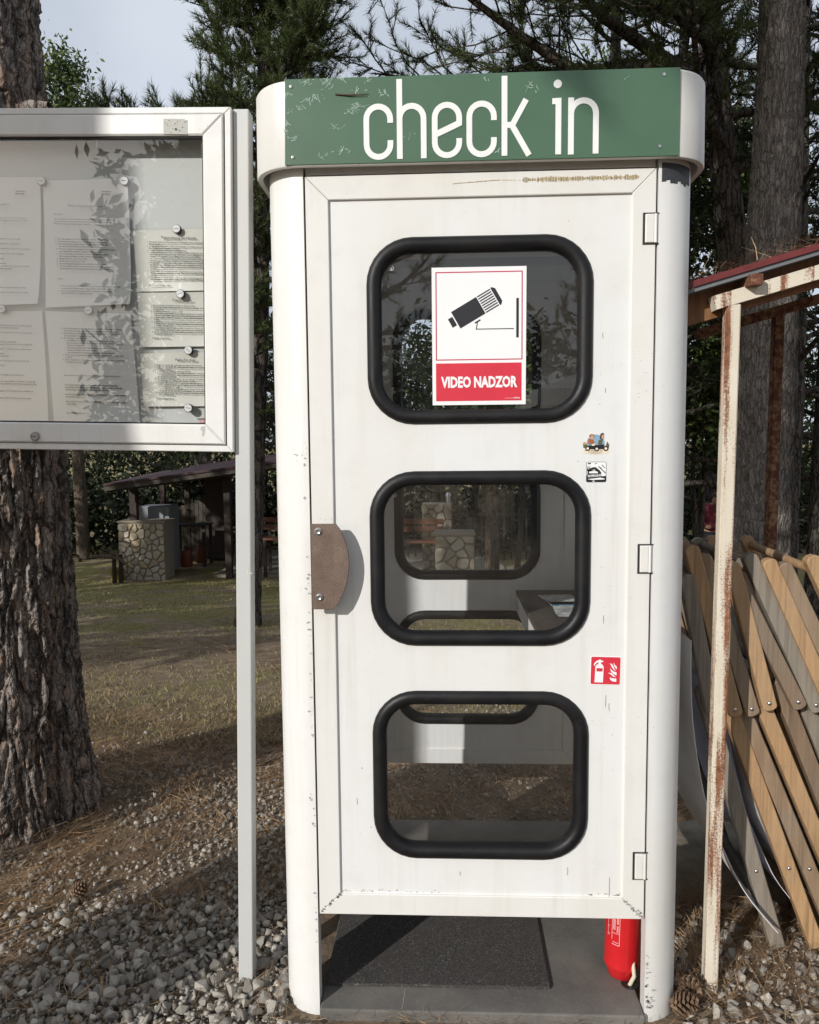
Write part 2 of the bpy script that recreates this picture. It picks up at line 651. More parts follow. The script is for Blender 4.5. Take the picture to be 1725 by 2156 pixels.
# bark
def bark(name, dark, light, lichen=.25, scale=1.0, warm=.45, fdeep=.88):
    """plated bark: long uneven plates, each with its own tint, dark furrows between them, fine grain"""
    t = NT(name)
    v0 = t.coords((1, 1, .20))
    v1 = t.coords((1, 1, 1))
    v2 = t.coords((1, 1, .45))
    wq = t.node('ShaderNodeTexNoise'); wq.inputs['Scale'].default_value = 13 * scale; wq.inputs['Detail'].default_value = 4
    t.l(v1, wq.inputs['Vector'])
    vm = t.node('ShaderNodeVectorMath'); vm.operation = 'MULTIPLY_ADD'
    vm.inputs[1].default_value = (.055 / scale,) * 3
    t.l(wq.outputs['Color'], vm.inputs[0]); t.l(v0, vm.inputs[2])
    wv = vm.outputs[0]
    edge = t.voro(wv, 17 * scale, 'DISTANCE_TO_EDGE')
    cellc = t.node('ShaderNodeSeparateColor'); t.l(t.voro(wv, 17 * scale, 'F1', 'Color'), cellc.inputs[0])
    edge2 = t.voro(wv, 47 * scale, 'DISTANCE_TO_EDGE')
    cell2 = t.node('ShaderNodeSeparateColor'); t.l(t.voro(wv, 47 * scale, 'F1', 'Color'), cell2.inputs[0])
    grain = t.noise(v2, 75 * scale, 8, .72)
    mid = tuple((a_ + b_) / 2 for a_, b_ in zip(dark, light))
    c = t.ramp(grain, [(.25, dark), (.5, mid), (.78, light)])
    c = t.mix(t.rng(cellc.outputs[0], 0, 1, 0, .45), c, light)
    c = t.mix(t.math('MULTIPLY', t.rng(cell2.outputs[1], .55, .9), warm), c, (light[0] * 1.05, light[1] * .70, light[2] * .48))
    c = t.mix(t.rng(t.noise(v1, 7 * scale, 6, .7), .58, .72, 0, lichen), c, (.24, .24, .19))
    wid = t.rng(t.noise(v1, 9 * scale, 3), .3, .7, .02, .20)
    fq = t.node('ShaderNodeMath'); fq.operation = 'DIVIDE'; t.l(edge, fq.inputs[0]); t.l(wid, fq.inputs[1])
    fur = t.rng(fq.outputs[0], .0, 1.0, 1, 0)
    c = t.mix(t.math('MULTIPLY', fur, fdeep), c, tuple(x * .40 for x in dark))
    c = t.mix(t.rng(edge2, .0, .07, .55, 0), c, tuple(x * .6 for x in dark))
    t.col(c); t.rough(.95)
    t.b.inputs['Specular IOR Level'].default_value = .1
    h = t.math('ADD', t.math('MULTIPLY', t.rng(edge, 0, .16), 1.0), t.math('MULTIPLY', t.rng(edge2, 0, .10), .32))
    h = t.math('ADD', h, t.math('MULTIPLY', cell2.outputs[0], .30))
    h = t.math('ADD', h, t.math('MULTIPLY', grain, .35))
    t.bump(h, 1.0, .016 / scale)

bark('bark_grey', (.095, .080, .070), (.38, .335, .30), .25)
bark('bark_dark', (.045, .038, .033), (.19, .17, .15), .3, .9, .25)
bark('bark_far', (.115, .102, .090), (.36, .33, .30), .4, 1.7, .2, .6)
bark('bark_young', (.07, .055, .042), (.24, .20, .16), .1, 2)

# wood of the deck chairs
def wood(name, a, b, grey=None, k=1.0):
    t = NT(name)
    v = t.coords((26 * k, 26 * k, 1.6 * k))
    v1 = t.coords()
    g = t.noise(v, 3.0, 6, .6)
    c = t.ramp(g, [(.25, a), (.75, b)])
    if grey:
        c = t.mix(t.rng(t.noise(v1, 4.5, 4), .4, .62, 0, .8), c, grey)
    c = t.mix(t.rng(t.noise(t.coords((60 * k, 60 * k, 1.1 * k)), 2.2, 5, .6), .5, .72, 0, .6), c, tuple(x * .5 for x in a))
    c = t.mix(t.rng(t.noise(v1, 22, 6, .7), .52, .75, 0, .4), c, (.17, .145, .115))
    t.col(c); t.rough(.65); t.bump(g, .25, .002)

wood('wood_honey', (.31, .180, .085), (.49, .315, .165), (.38, .25, .14))
wood('wood_brown', (.185, .122, .072), (.34, .235, .150), (.26, .20, .14))
wood('wood_grey', (.150, .125, .098), (.30, .255, .20), (.25, .225, .185))
wood('wood_umber', (.15, .098, .060), (.27, .185, .118), (.21, .165, .12))
wood('wood_beam', (.14, .055, .018), (.30, .13, .045), None, .5)

# rusted cream paint
t = NT('rusty_paint')
v = t.coords((2.6, 2.6, .16)); v1 = t.coords()
n1 = t.noise(v, 12, 4, .55)
n2 = t.noise(v1, 190, 4, .75)
f = t.math('ADD', t.math('MULTIPLY', n1, .72), t.math('MULTIPLY', n2, .28))
cr = t.mix(t.rng(t.noise(v1, 7, 4), .35, .7, 0, .5), (.68, .63, .52), (.52, .44, .33))
ru = t.ramp(t.noise(v1, 60, 4), [(.3, (.14, .045, .022)), (.7, (.30, .13, .06))])
t.col(t.mix(t.rng(f, .50, .57), cr, ru))
t.rough(.7); t.bump(n2, .2, .002)
t = NT('rust_brown')
v = t.coords((1, 1, .4)); v1 = t.coords()
t.col(t.mix(t.rng(t.noise(v1, 40, 5, .7), .45, .62), (.12, .040, .022), (.32, .19, .10)))
t.rough(.85)

# ground: needle litter and soil near, worn grass beyond
t = NT('ground_soil')
v = t.coords()
soil = t.ramp(t.noise(v, 9, 8, .7), [(.25, (.11, .082, .058)), (.55, (.27, .205, .145)), (.8, (.44, .355, .26))])
grass = t.ramp(t.noise(v, 14, 7, .7), [(.25, (.085, .083, .030)), (.6, (.27, .235, .095)), (.85, (.46, .38, .18))])
sepx = t.node('ShaderNodeSeparateXYZ'); t.l(v, sepx.inputs[0])
dy = t.rng(sepx.outputs['Y'], 1.6, 4.2, 0, 1)
far = t.rng(sepx.outputs['Y'], 4.6, 8.0, .0, .12)
pat = t.rng(t.math('ADD', t.noise(v, 1.1, 6, .65), far), .52, .66)
t.col(t.mix(t.math('MULTIPLY', dy, pat), soil, grass))
t.rough(.95); t.b.inputs['Specular IOR Level'].default_value = .1
t.bump(t.noise(v, 45, 8, .75), .9, .02)

# limestone chippings
t = NT('gravel_stone')
v = t.coords(); oi = t.node('ShaderNodeObjectInfo')
at = t.node('ShaderNodeAttribute'); at.attribute_name = 'tone'
tone = t.math('FRACT', t.math('ADD', at.outputs['Fac'], oi.outputs['Random']), 0)
c = t.ramp(tone, [(0, (.17, .153, .132)), (.4, (.30, .276, .238)), (.75, (.42, .388, .335)), (1, (.58, .54, .47))])
c = t.mix(t.rng(t.noise(v, 38, 5, .65), .4, .7, 0, .55), c, (.15, .135, .115))
t.col(c); t.rough(.85); t.bump(t.noise(v, 110, 5, .7), .5, .003)
t = NT('wall_stone')
v = t.coords(); oi = t.node('ShaderNodeObjectInfo')
c = t.ramp(oi.outputs['Random'], [(0, (.36, .31, .23)), (.3, (.48, .43, .34)), (.55, (.42, .33, .20)), (.8, (.52, .49, .43)), (1, (.45, .36, .22))])
c = t.mix(t.rng(t.noise(v, 9, 6, .65), .4, .7, 0, .5), c, (.33, .28, .22))
t.col(c); t.rough(.9); t.bump(t.noise(v, 30, 5), .4, .01)


def leafmat(name, a, b, rough=.55, trans=.25):
    t = NT(name)
    geo = t.node('ShaderNodeNewGeometry')
    t.col(t.ramp(geo.outputs['Random Per Island'], [(0, a), (1, b)]))
    t.rough(rough)
    t.b.inputs['Specular IOR Level'].default_value = .25
    if trans > 0:
        out = t.n['Material Output']
        tl = t.node('ShaderNodeBsdfTranslucent')
        t.l(t.ramp(geo.outputs['Random Per Island'], [(0, a), (1, b)]), tl.inputs['Color'])
        ms = t.node('ShaderNodeMixShader'); ms.inputs[0].default_value = trans
        t.l(t.b.outputs[0], ms.inputs[1]); t.l(tl.outputs[0], ms.inputs[2])
        t.l(ms.outputs[0], out.inputs['Surface'])

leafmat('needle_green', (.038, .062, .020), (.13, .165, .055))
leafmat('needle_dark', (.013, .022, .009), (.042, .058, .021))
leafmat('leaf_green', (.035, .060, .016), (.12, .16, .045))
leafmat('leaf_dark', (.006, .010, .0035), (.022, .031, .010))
leafmat('grass_blade', (.10, .105, .034), (.50, .43, .21), .7)
leafmat('dry_needle', (.17, .098, .050), (.56, .37, .205), .7, .1)

LOCAL = set()


def wmat(o):
    m = o.matrix_basis.copy()
    if o.parent is not None:
        m = wmat(o.parent) @ o.matrix_parent_inverse @ m
    return m


def link(name, me, mat, parent=None):
    o = bpy.data.objects.new(name, me)
    COL.objects.link(o)
    if mat is not None and len(me.materials) == 0:
        me.materials.append(MAT[mat])
    if parent is not None:
        o.parent = parent
        root = parent
        while root.parent is not None:
            root = root.parent
        if root not in LOCAL:
            o.matrix_parent_inverse = wmat(parent).inverted()
    return o


_text_cache = {}


def text_data(s, bold=0.0):
    """vertices and faces of a line of lettering, 1 unit high font"""
    key = (s, bold)
    if key not in _text_cache:
        cu = bpy.data.curves.new('lettering', 'FONT')
        cu.body = s
        cu.size = 1.0
        cu.resolution_u = 2
        cu.offset = bold
        ob = bpy.data.objects.new('lettering', cu)
        COL.objects.link(ob)
        bpy.context.view_layer.update()
        dg = bpy.context.evaluated_depsgraph_get()
        me = ob.evaluated_get(dg).to_mesh()
        V = np.zeros(len(me.vertices) * 3); me.vertices.foreach_get('co', V)
        V = V.reshape(-1, 3)[:, :2]
        F = [tuple(p.vertices) for p in me.polygons]
        ob.evaluated_get(dg).to_mesh_clear()
        bpy.data.objects.remove(ob); bpy.data.curves.remove(cu)
        _text_cache[key] = (V, F)
    return _text_cache[key]


def put_text(mb, s, x0, x1, z, h, y, bold=0.0, slope=0.0):
    """line of lettering on a plane facing the camera, from x0 to x1, baseline z, capital height h"""
    V, F = text_data(s, bold)
    if len(V) == 0:
        return
    mx = V[:, 0].max(); mn = V[:, 0].min()
    k = (x1 - x0) / max(1e-6, mx - mn)
    kz = h / 0.70
    pts = [(x0 + (a - mn) * k, y, z + b * kz + ((a - mn) * k) * slope) for a, b in V]
    mb.add(pts, F)


# ================================================================== THE SETTING
# ------------------------------------------------------------------ ground
xs = np.unique(np.concatenate([np.linspace(-90, -8, 24), np.linspace(-8, 8, 110), np.linspace(8, 90, 24)]))
ys = np.unique(np.concatenate([np.linspace(-60, -4, 18), np.linspace(-4, 14, 130), np.linspace(14, 120, 30)]))
V = []
for y in ys:
    for x in xs:
        z = gz(x, y)
        if y > 24:
            z += (y - 24) * 0.03
        V.append((x, y, z))
nx = len(xs)
F = [(j * nx + i, j * nx + i + 1, (j + 1) * nx + i + 1, (j + 1) * nx + i) for j in range(len(ys) - 1) for i in range(nx - 1)]
ground = np_mesh('ground', V, F, 'ground_soil', smooth=True)
tag(ground, 'ground of pine litter, chippings and worn grass', None, None, 'structure')

# ------------------------------------------------------------------ gravel
def hull_stone(seed, bev=True):
    r = random.Random(seed)
    bm = bmesh.new()
    sx, sy, sz = r.uniform(.75, 1.15), r.uniform(.6, 1.0), r.uniform(.5, .8)
    for i in range(r.randint(11, 15)):
        d = Vector((r.gauss(0, 1), r.gauss(0, 1), r.gauss(0, 1))).normalized()
        k = r.uniform(.8, 1.15)
        bm.verts.new((d.x * sx * k, d.y * sy * k, d.z * sz * k))
    bmesh.ops.convex_hull(bm, input=bm.verts)
    bmesh.ops.delete(bm, geom=[q for q in bm.verts if not q.link_faces], context='VERTS')
    if bev:
        bmesh.ops.bevel(bm, geom=list(bm.edges), offset=.035, segments=1, affect='EDGES')
    bmesh.ops.triangulate(bm, faces=bm.faces)
    me = bpy.data.meshes.new('stone')
    bm.to_mesh(me); bm.free()
    me.materials.append(MAT['gravel_stone'])
    return me


STONES = [hull_stone(s) for s in range(26)]
SV = []; SF = []
for me in [hull_stone(s, False) for s in range(26)]:
    a = np.zeros(len(me.vertices) * 3); me.vertices.foreach_get('co', a); SV.append(a.reshape(-1, 3))
    b = np.zeros(len(me.polygons) * 3, np.int32)
    me.polygons.foreach_get('vertices', b); SF.append(b.reshape(-1, 3))


def rotm(rng):
    q = rng.normal(size=4); q /= np.linalg.norm(q)
    w, x, y, z = q
    return np.array([[1 - 2 * (y * y + z * z), 2 * (x * y - z * w), 2 * (x * z + y * w)],
                     [2 * (x * y + z * w), 1 - 2 * (x * x + z * z), 2 * (y * z - x * w)],
                     [2 * (x * z - y * w), 2 * (y * z + x * w), 1 - 2 * (x * x + y * y)]])


def in_slab(x, y):
    return -.50 < x < .50 and -.035 < y < 1.03


def gravel_density(x, y):
    """how thick the chippings lie"""
    if x < -.42:
        d = .92 - .30 * max(0, y - .4) - .25 * max(0, y - 1.3)
        d += .62 * mnoise.noise(Vector((x * 2.2, y * 2.2, 7)))
        if (x + 1.75) ** 2 + (y - 1.05) ** 2 < .62 ** 2:
            d -= .35
    elif x < .5:
        d = 1.0 if y < 0 else .55 - .35 * max(0, y - 1.6) + .3 * mnoise.noise(Vector((x * 2.5, y * 2.5, 7)))
    else:
        d = .24 + .3 * mnoise.noise(Vector((x * 4, y * 4, 9)))
    return max(0.0, min(1.0, d))


cand = []
for k in range(84000):
    x = RNG.uniform(-2.3, 1.25); y = RNG.uniform(-.40, 2.6)
    if k > 62000:                              # between the big tree and the booth, behind the booth, by the chairs
        q_ = RNG.random()
        if q_ < .68:
            x = RNG.uniform(-2.0, -.42); y = RNG.uniform(.25, 1.7)
        elif q_ < .86:
            x = RNG.uniform(-.6, .7); y = RNG.uniform(1.03, 2.5)
        else:
            x = RNG.uniform(.5, 1.2); y = RNG.uniform(-.1, .5)
        if RNG.random() > .55 + .9 * mnoise.noise(Vector((x * 3.1, y * 3.1, 12))):
            continue
    elif k > 34000:                              # thicker in the bed beside the booth
        x = RNG.uniform(-1.6, -.40); y = RNG.uniform(-.40, .85)
        if RNG.random() > .62 * min(1, max(0, (.80 - .35 * (-x - .4) + .35 * mnoise.noise(Vector((x * 2.6, y * 2.6, 2))) - y) / .55)):
            continue
    if in_slab(x, y) or (x + 1.75) ** 2 + (y - 1.05) ** 2 < .30 ** 2:
        continue
    if k <= 62000 and RNG.random() > gravel_density(x, y) ** 1.5:
        continue
    big = RNG.random()
    s = (.0040 + .0165 * big ** 2.3)
    if k % 3 == 0:
        s = .002 + .004 * RNG.random()
    near = 1.0 if y < .45 else .8
    s *= near
    if in_slab(x + s, y) or in_slab(x - s, y) or in_slab(x, y + s * 1.2):
        continue
    cand.append((x, y, s))
# the large ones nearest the camera are single stones, the rest is a mass of gravel
order = sorted(range(len(cand)), key=lambda i: -(cand[i][2] / (cand[i][1] + 1.9)) + (0 if (cand[i][0] > -1.25 and -.05 < cand[i][1] < 1.0 and not (-.45 < cand[i][0] < .45 and cand[i][1] > 0)) else 9))
single = set(order[:290])
GV = []; GF = []; GT = []; base = 0
for i, (x, y, s) in enumerate(cand):
    k = int(RNG.integers(len(STONES)))
    M = rotm(RNG)
    lift = RNG.uniform(-.15, .9) * s + (RNG.random() ** 2 * .018 if x < -.42 and y < .5 else 0) * (0 if (x + .634) ** 2 + (y - .1) ** 2 < .02 else 1)
    if i in single:
        o = bpy.data.objects.new('stone', STONES[k])
        COL.objects.link(o)
        o.parent = ground
        o.matrix_basis = Matrix.Translation((x, y, gz(x, y) + lift + .35 * s)) @ Matrix(M.tolist()).to_4x4() @ Matrix.Scale(s * 1.12, 4)
        continue
    v = SV[k] @ M.T * s
    v[:, 2] *= .85
    v += np.array([x, y, gz(x, y) + lift])
    GV.append(v); GF.append(SF[k] + base); GT.append(np.full(len(v), RNG.random(), np.float32)); base += len(v)
gravel = np_mesh('gravel', np.concatenate(GV), np.concatenate(GF), 'gravel_stone')
a_ = gravel.data.attributes.new('tone', 'FLOAT', 'POINT')
a_.data.foreach_set('value', np.concatenate(GT))
tag(gravel, 'pale grey limestone chippings lying round the booth', 'gravel', None, 'stuff')

# ------------------------------------------------------------------ dry pine needles
def blades(P, D, L, W, bend, rng, seg=2):
    """thin curved strips: P base points, D directions (n x 3), L lengths, W widths; returns V, F (quads)"""
    n = len(P)
    side = np.cross(D, np.array([0, 0, 1.0])); ln = np.linalg.norm(side, axis=1, keepdims=True)
    side = np.where(ln > 1e-4, side / np.maximum(ln, 1e-6), np.array([1.0, 0, 0]))
    rows = []
    for i in range(seg + 1):
        t = i / seg
        c = P + D * (L * t)[:, None] + side * (bend * np.sin(t * PI * .5) * t)[:, None]
        w = (W * (1 - .75 * t * (i == seg)))[:, None] * .5
        tw = np.stack([rng.normal(size=n) * .0, rng.normal(size=n) * .0, np.full(n, .35)], 1)
        s2 = side + tw
        rows.append(c - s2 * w); rows.append(c + s2 * w)
    V = np.stack(rows, 1).reshape(-1, 3)
    k = 2 * (seg + 1)
    b = (np.arange(n) * k)[:, None]
    F = np.concatenate([np.concatenate([b + 2 * i, b + 2 * i + 1, b + 2 * i + 3, b + 2 * i + 2], 1) for i in range(seg)], 0)
    return V, F


def litter(n, region, dens, rng, lift=.012):
    P = []; 
    tries = 0
    while len(P) < n and tries < n * 12:
        tries += 1
        x = rng.uniform(region[0], region[1]); y = rng.uniform(region[2], region[3])
        if in_slab(x, y) or rng.random() > dens(x, y):
            continue
        P.append((x, y, gz(x, y) + rng.uniform(.001, lift)))
    P = np.array(P); n = len(P)
    # needles lie in swept clumps
    ang = np.array([mnoise.noise(Vector((p[0] * 2.3, p[1] * 2.3, 1.7))) for p in P]) * 3.0 + rng.normal(size=n) * .75
    flat = np.where(P[:, 1] < .02, .3, 1.0)
    D = np.stack([np.cos(ang), np.sin(ang) * flat, (rng.normal(size=n) * .07 + .01) * flat], 1)
    L = rng.uniform(.045, .115, n)
    W = rng.uniform(.0011, .0020, n) * (1 + np.maximum(0, P[:, 1] - .3) * .22)
    return blades(P, D, L, W, rng.normal(size=n) * .02, rng)


def lit_dens(x, y):
    d = .45 + .55 * mnoise.noise(Vector((x * 1.9, y * 1.9, 21)))
    if x < -.42:
        d += .35 * min(1.5, max(0, y - .25)) + .30 * max(0, -x - 1.0)
        if (x + 1.75) ** 2 + (y - 1.05) ** 2 < .7 ** 2:
            d += .5
        if y < .3:
            d = .16 + .85 * max(0, d - .25)
    elif x > .5:
        d += .6
    else:
        d += .25
    d = max(.03, min(1, d)) * (1 - .85 * min(1, max(0, (y - 1.5) / 1.1)))
    return d


V1, F1 = litter(64000, (-2.5, 1.9, -.35, 2.7), lit_dens, RNG, .042)
V2, F2 = litter(9000, (-3.2, 2.2, 1.6, 5.2), lambda x, y: .35 + .5 * mnoise.noise(Vector((x, y, 5))), RNG, .012)
pn = np_mesh('pine_needle_litter', np.concatenate([V1, V2]), np.concatenate([F1, F2 + len(V1)]), 'dry_needle')
tag(pn, 'brown fallen pine needles strewn over ground and chippings', 'pine needles', None, 'stuff')

# ------------------------------------------------------------------ grass on the slope behind
def grass(n, rng):
    P = []
    while len(P) < n:
        y = 1.9 + 10.9 * rng.random() ** 1.7
        x = rng.uniform(-1, 1) * (1.4 + .55 * y) - .3 * y * .2 - .5
        if -.6 < x < .6 and y < 1.6:
            continue
        p = mnoise.noise(Vector((x * .55, y * .55, 2))) + .5 * mnoise.noise(Vector((x * 1.8, y * 1.8, 4)))
        if rng.random() > .35 + .75 * p + .02 * max(0, y - 5):
            continue
        P.append((x, y, gz(x, y) - .005))
    P = np.array(P)
    D = np.stack([rng.normal(size=n) * .9, rng.normal(size=n) * .9, np.full(n, .75)], 1)
    D /= np.linalg.norm(D, axis=1, keepdims=True)
    dist = P[:, 1] + 1.9
    L = rng.uniform(.015, .038, n) * (1 + .05 * dist)
    W = .0012 * (1 + .35 * dist) * rng.uniform(.6, 1.4, n)
    return blades(P, D, L, W, rng.normal(size=n) * .012, rng)


V1, F1 = grass(70000, RNG)
gr = np_mesh('grass', V1, F1, 'grass_blade')
tag(gr, 'thin half dry grass on the slope behind the booth', 'grass', None, 'stuff')

# ================================================================== THE BOOTH
booth = thing('check_in_booth', 'white former telephone booth with green check in sign and black rimmed windows', 'booth', (0, .47, 0))


def plate_with_holes(outer, holes, y0, y1):
    """flat plate in the x-z plane with rounded openings"""
    mb = MB()
    for y, flip in ((y0, False), (y1, True)):
        bm = bmesh.new()
        ed = []
        for loop in [outer] + holes:
            vs = [bm.verts.new((a, y, b)) for a, b in loop]
            for i in range(len(vs)):
                ed.append(bm.edges.new((vs[i], vs[(i + 1) % len(vs)])))
        bmesh.ops.triangle_fill(bm, use_beauty=True, edges=ed)
        mb.bm(bm)
    for loop in [outer] + holes:
        n = len(loop)
        vs = [(a, y, b) for y in (y0, y1) for a, b in loop]
        mb.add(vs, [(i, (i + 1) % n, n + (i + 1) % n, n + i) for i in range(n)])
    return mb


def rim(mb, x0, x1, z0, z1, r, w, y, d, k=8, m=12):
    """rubber seal: half-round profile swept round a rounded window; (x0..z1) is the outer edge"""
    c = rrect(x0 + w / 2, x1 - w / 2, z0 + w / 2, z1 - w / 2, r - w / 2, k)
    n = len(c)
    vs = []
    for i in range(n):
        p0 = Vector(c[i - 1]); p1 = Vector(c[(i + 1) % n]); t_ = (p1 - p0).normalized()
        nr = Vector((t_.y, -t_.x))
        for j in range(m):
            a = 2 * PI * j / m
            q = Vector(c[i]) + nr * (w / 2) * math.copysign(abs(math.cos(a)) ** .8, math.cos(a))
            vs.append((q.x, y + d * math.copysign(abs(math.sin(a)) ** .75, math.sin(a)), q.y))
    fs = []
    for i in range(n):
        for j in range(m):
            fs.append((i * m + j, ((i + 1) % n) * m + j, ((i + 1) % n) * m + (j + 1) % m, i * m + (j + 1) % m))
    mb.add(vs, fs)


WIN = ((1.487, 1.931), (.942, 1.377), (.393, .831))


def wall_panel(name, M, parent, halfw=.41, frame_mat='frame_white', panel_mat='booth_white', pane_names=True, rim_mat='rubber'):
    """framed panel with three rubber sealed windows; local x across, y through, z up, put in place by M"""
    root = bpy.data.objects.new(name, None)
    COL.objects.link(root)
    root.parent = parent
    root.matrix_parent_inverse = wmat(parent).inverted()
    z0, z1 = .245, 2.072
    f = .055
    wx = .27

    def fin(mb, nm, mat, sm=False):
        mb.v = [tuple(M @ Vector(p)) for p in mb.v]
        return mb.build(nm, mat, root, sm)
    # mitred frame rails
    for (poly) in (((-halfw, z0), (halfw, z0), (halfw - f, z0 + f), (-halfw + f, z0 + f)),
                   ((-halfw, z1), (-halfw + f, z1 - f), (halfw - f, z1 - f), (halfw, z1)),
                   ((-halfw, z0), (-halfw + f, z0 + f), (-halfw + f, z1 - f), (-halfw, z1)),
                   ((halfw, z0), (halfw, z1), (halfw - f, z1 - f), (halfw - f, z0 + f))):
        pl = inset(list(poly) if True else poly, .0)
        ar = sum(pl[i][0] * pl[(i + 1) % 4][1] - pl[(i + 1) % 4][0] * pl[i][1] for i in range(4))
        if ar < 0:
            pl = pl[::-1]
        pl = inset(pl, .0004)
        fin(MB().prism(pl, 0, .036, bev=.0016), 'frame_rail', frame_mat)
    s = halfw - f + .004
    holes = [rrect(-wx + .018, wx - .018, a + .018, b - .018, .095, 8) for a, b in WIN]
    outer = [(-s, z0 + f - .004), (s, z0 + f - .004), (s, z1 - f + .004), (-s, z1 - f + .004)]
    fin(plate_with_holes(outer, holes, .007, .031), 'panel', panel_mat)
    for a, b in WIN:
        mb = MB()
        rim(mb, -wx, wx, a, b, .112, .037, .018, .024)
        fin(mb, 'window_seal', rim_mat, True)
        mb = MB().prism(rrect(-wx + .025, wx - .025, a + .025, b - .025, .088, 8), .016, .0205)
        fin(mb, 'window_pane', 'pane_glass')
    return root


door = wall_panel('door', Matrix.Identity(4), booth)
wall_panel('back_wall', Matrix.Translation((0, .975, 0)) @ Matrix.Rotation(PI, 4, 'Z'), booth, panel_mat='inner_white', frame_mat='inner_white')
wall_panel('side_wall', Matrix.Translation((-.500, .490, 0)) @ Matrix.Rotation(-PI / 2, 4, 'Z'), booth, halfw=.388, panel_mat='inner_white', frame_mat='inner_white')
wall_panel('side_wall', Matrix.Translation((.500, .490, 0)) @ Matrix.Rotation(PI / 2, 4, 'Z'), booth, halfw=.388, panel_mat='inner_white', frame_mat='inner_white')

# quarter-round corner posts
for (sx, yc, sy) in ((-1, .0985, -1), (1, .0985, -1), (-1, .8815, 1), (1, .8815, 1)):
    cx = .4145 * sx
    ro, ri = .0985, .0945
    pl = []
    for i in range(13):
        a = R(90 * i / 12)
        pl.append((cx + sx * ro * math.sin(a), yc + sy * ro * math.cos(a)))
    inner = [(cx + sx * ri * math.sin(R(90 * i / 12)), yc + sy * ri * math.cos(R(90 * i / 12))) for i in range(13)]
    # returns at both ends of the shell
    pl = [(cx, yc + sy * (ro - .04))] + pl + [(cx + sx * (ro - .03), yc)]
    inner = [(cx + sx * .004, yc + sy * (ro - .04))] + [(max(cx + .004, q[0]) if sx > 0 else min(cx - .004, q[0]), q[1]) for q in inner] + [(cx + sx * (ro - .03), yc + sy * .004)]
    mb = MB()
    zs = [-.035, .3, .8, 1.4, 2.094]
    n = len(pl)
    vs = []
    for z in zs:
        vs += [(a, b, z) for a, b in pl]
    fs = [(k * n + i, k * n + i + 1, (k + 1) * n + i + 1, (k + 1) * n + i) for k in range(len(zs) - 1) for i in range(n - 1)]
    mb.add(vs, fs)
    vs = []
    for z in zs:
        vs += [(a, b, z) for a, b in inner]
    mb.add(vs, fs)
    # close the long edges and ends
    m_ = len(zs) * n
    vs = [(pl[0][0], pl[0][1], zs[0]), (inner[0][0], inner[0][1], zs[0]), (inner[0][0], inner[0][1], zs[-1]), (pl[0][0], pl[0][1], zs[-1]),
          (pl[-1][0], pl[-1][1], zs[0]), (inner[-1][0], inner[-1][1], zs[0]), (inner[-1][0], inner[-1][1], zs[-1]), (pl[-1][0], pl[-1][1], zs[-1])]
    mb.add(vs, [(0, 1, 2, 3), (4, 7, 6, 5)])
    mb.build('corner_post', 'post_white', booth, True, fix=True, angle=35)

# head rail above the door, ceiling
MB().box(-.41, .41, .012, .05, 2.078, 2.16).build('head_rail', 'inner_white', booth)
MB().box(-.495, .495, .05, .97, 2.110, 2.125).build('ceiling', 'inner_white', booth)

# roof hood with rounded corners
roof = None
out = rrect(-.538, .538, -.027, 1.018, .112, 10)
zb, zt = 2.086, 2.281
mb = MB()
lay = [(zb, 0), (zb + .003, -.0015), (zt - .008, 0), (zt - .003, .003), (zt, .010), (zt + .006, .10), (zt + .010, .30)]
n = len(out)
vs = []
for z, d in lay:
    vs += [(a, b, z) for a, b in (inset(out, d) if d else out)]
fs = [(k * n + i, k * n + (i + 1) % n, (k + 1) * n + (i + 1) % n, (k + 1) * n + i) for k in range(len(lay) - 1) for i in range(n)]
fs.append(tuple((len(lay) - 1) * n + i for i in range(n)))
mb.add(vs, fs)
inn = inset(out, .012)
vs = [(a, b, zb) for a, b in out] + [(a, b, zb) for a, b in inn] + [(a, b, zb + .05) for a, b in inn]
fs = [(i, (i + 1) % n, n + (i + 1) % n, n + i) for i in range(n)] + [(n + i, n + (i + 1) % n, 2 * n + (i + 1) % n, 2 * n + i) for i in range(n)]
fs.append(tuple(2 * n + i for i in range(n)))
mb.add(vs, fs)
roof = mb.build('roof', 'roof_white', booth, True, angle=30)

# green sign plate with the lettering
YS = -.0300
sign = MB().prism([(-.450, 2.088), (.4505, 2.087), (.4505, 2.2785), (-.446, 2.2785)], YS, -.0275, bev=.0006).build('sign_plate', 'sign_green', booth)
LW = .0130


def letter(paths):
    mb = MB()
    for i, p in enumerate(paths):
        stroke(mb, p, LW, YS - .0012 - .00015 * i, YS - .0001 - .00001 * i)
    return mb.build('letter', 'letter_white', sign)


def bowl(x0, x1, zt_, zb_):
    return x0 + LW / 2, x1 - LW / 2, zt_ - LW / 2, zb_ + LW / 2


def letter_c(x0, x1):
    a, b, t_, s_ = bowl(x0, x1, 2.2185, 2.094)
    r = (b - a) / 2; cx = (a + b) / 2
    return [[(b, t_ - r - .009)] + arc(cx, t_ - r, r, 0, 180, 12) + arc(cx, s_ + r, r, 180, 360, 12) + [(b, s_ + r + .009)]]


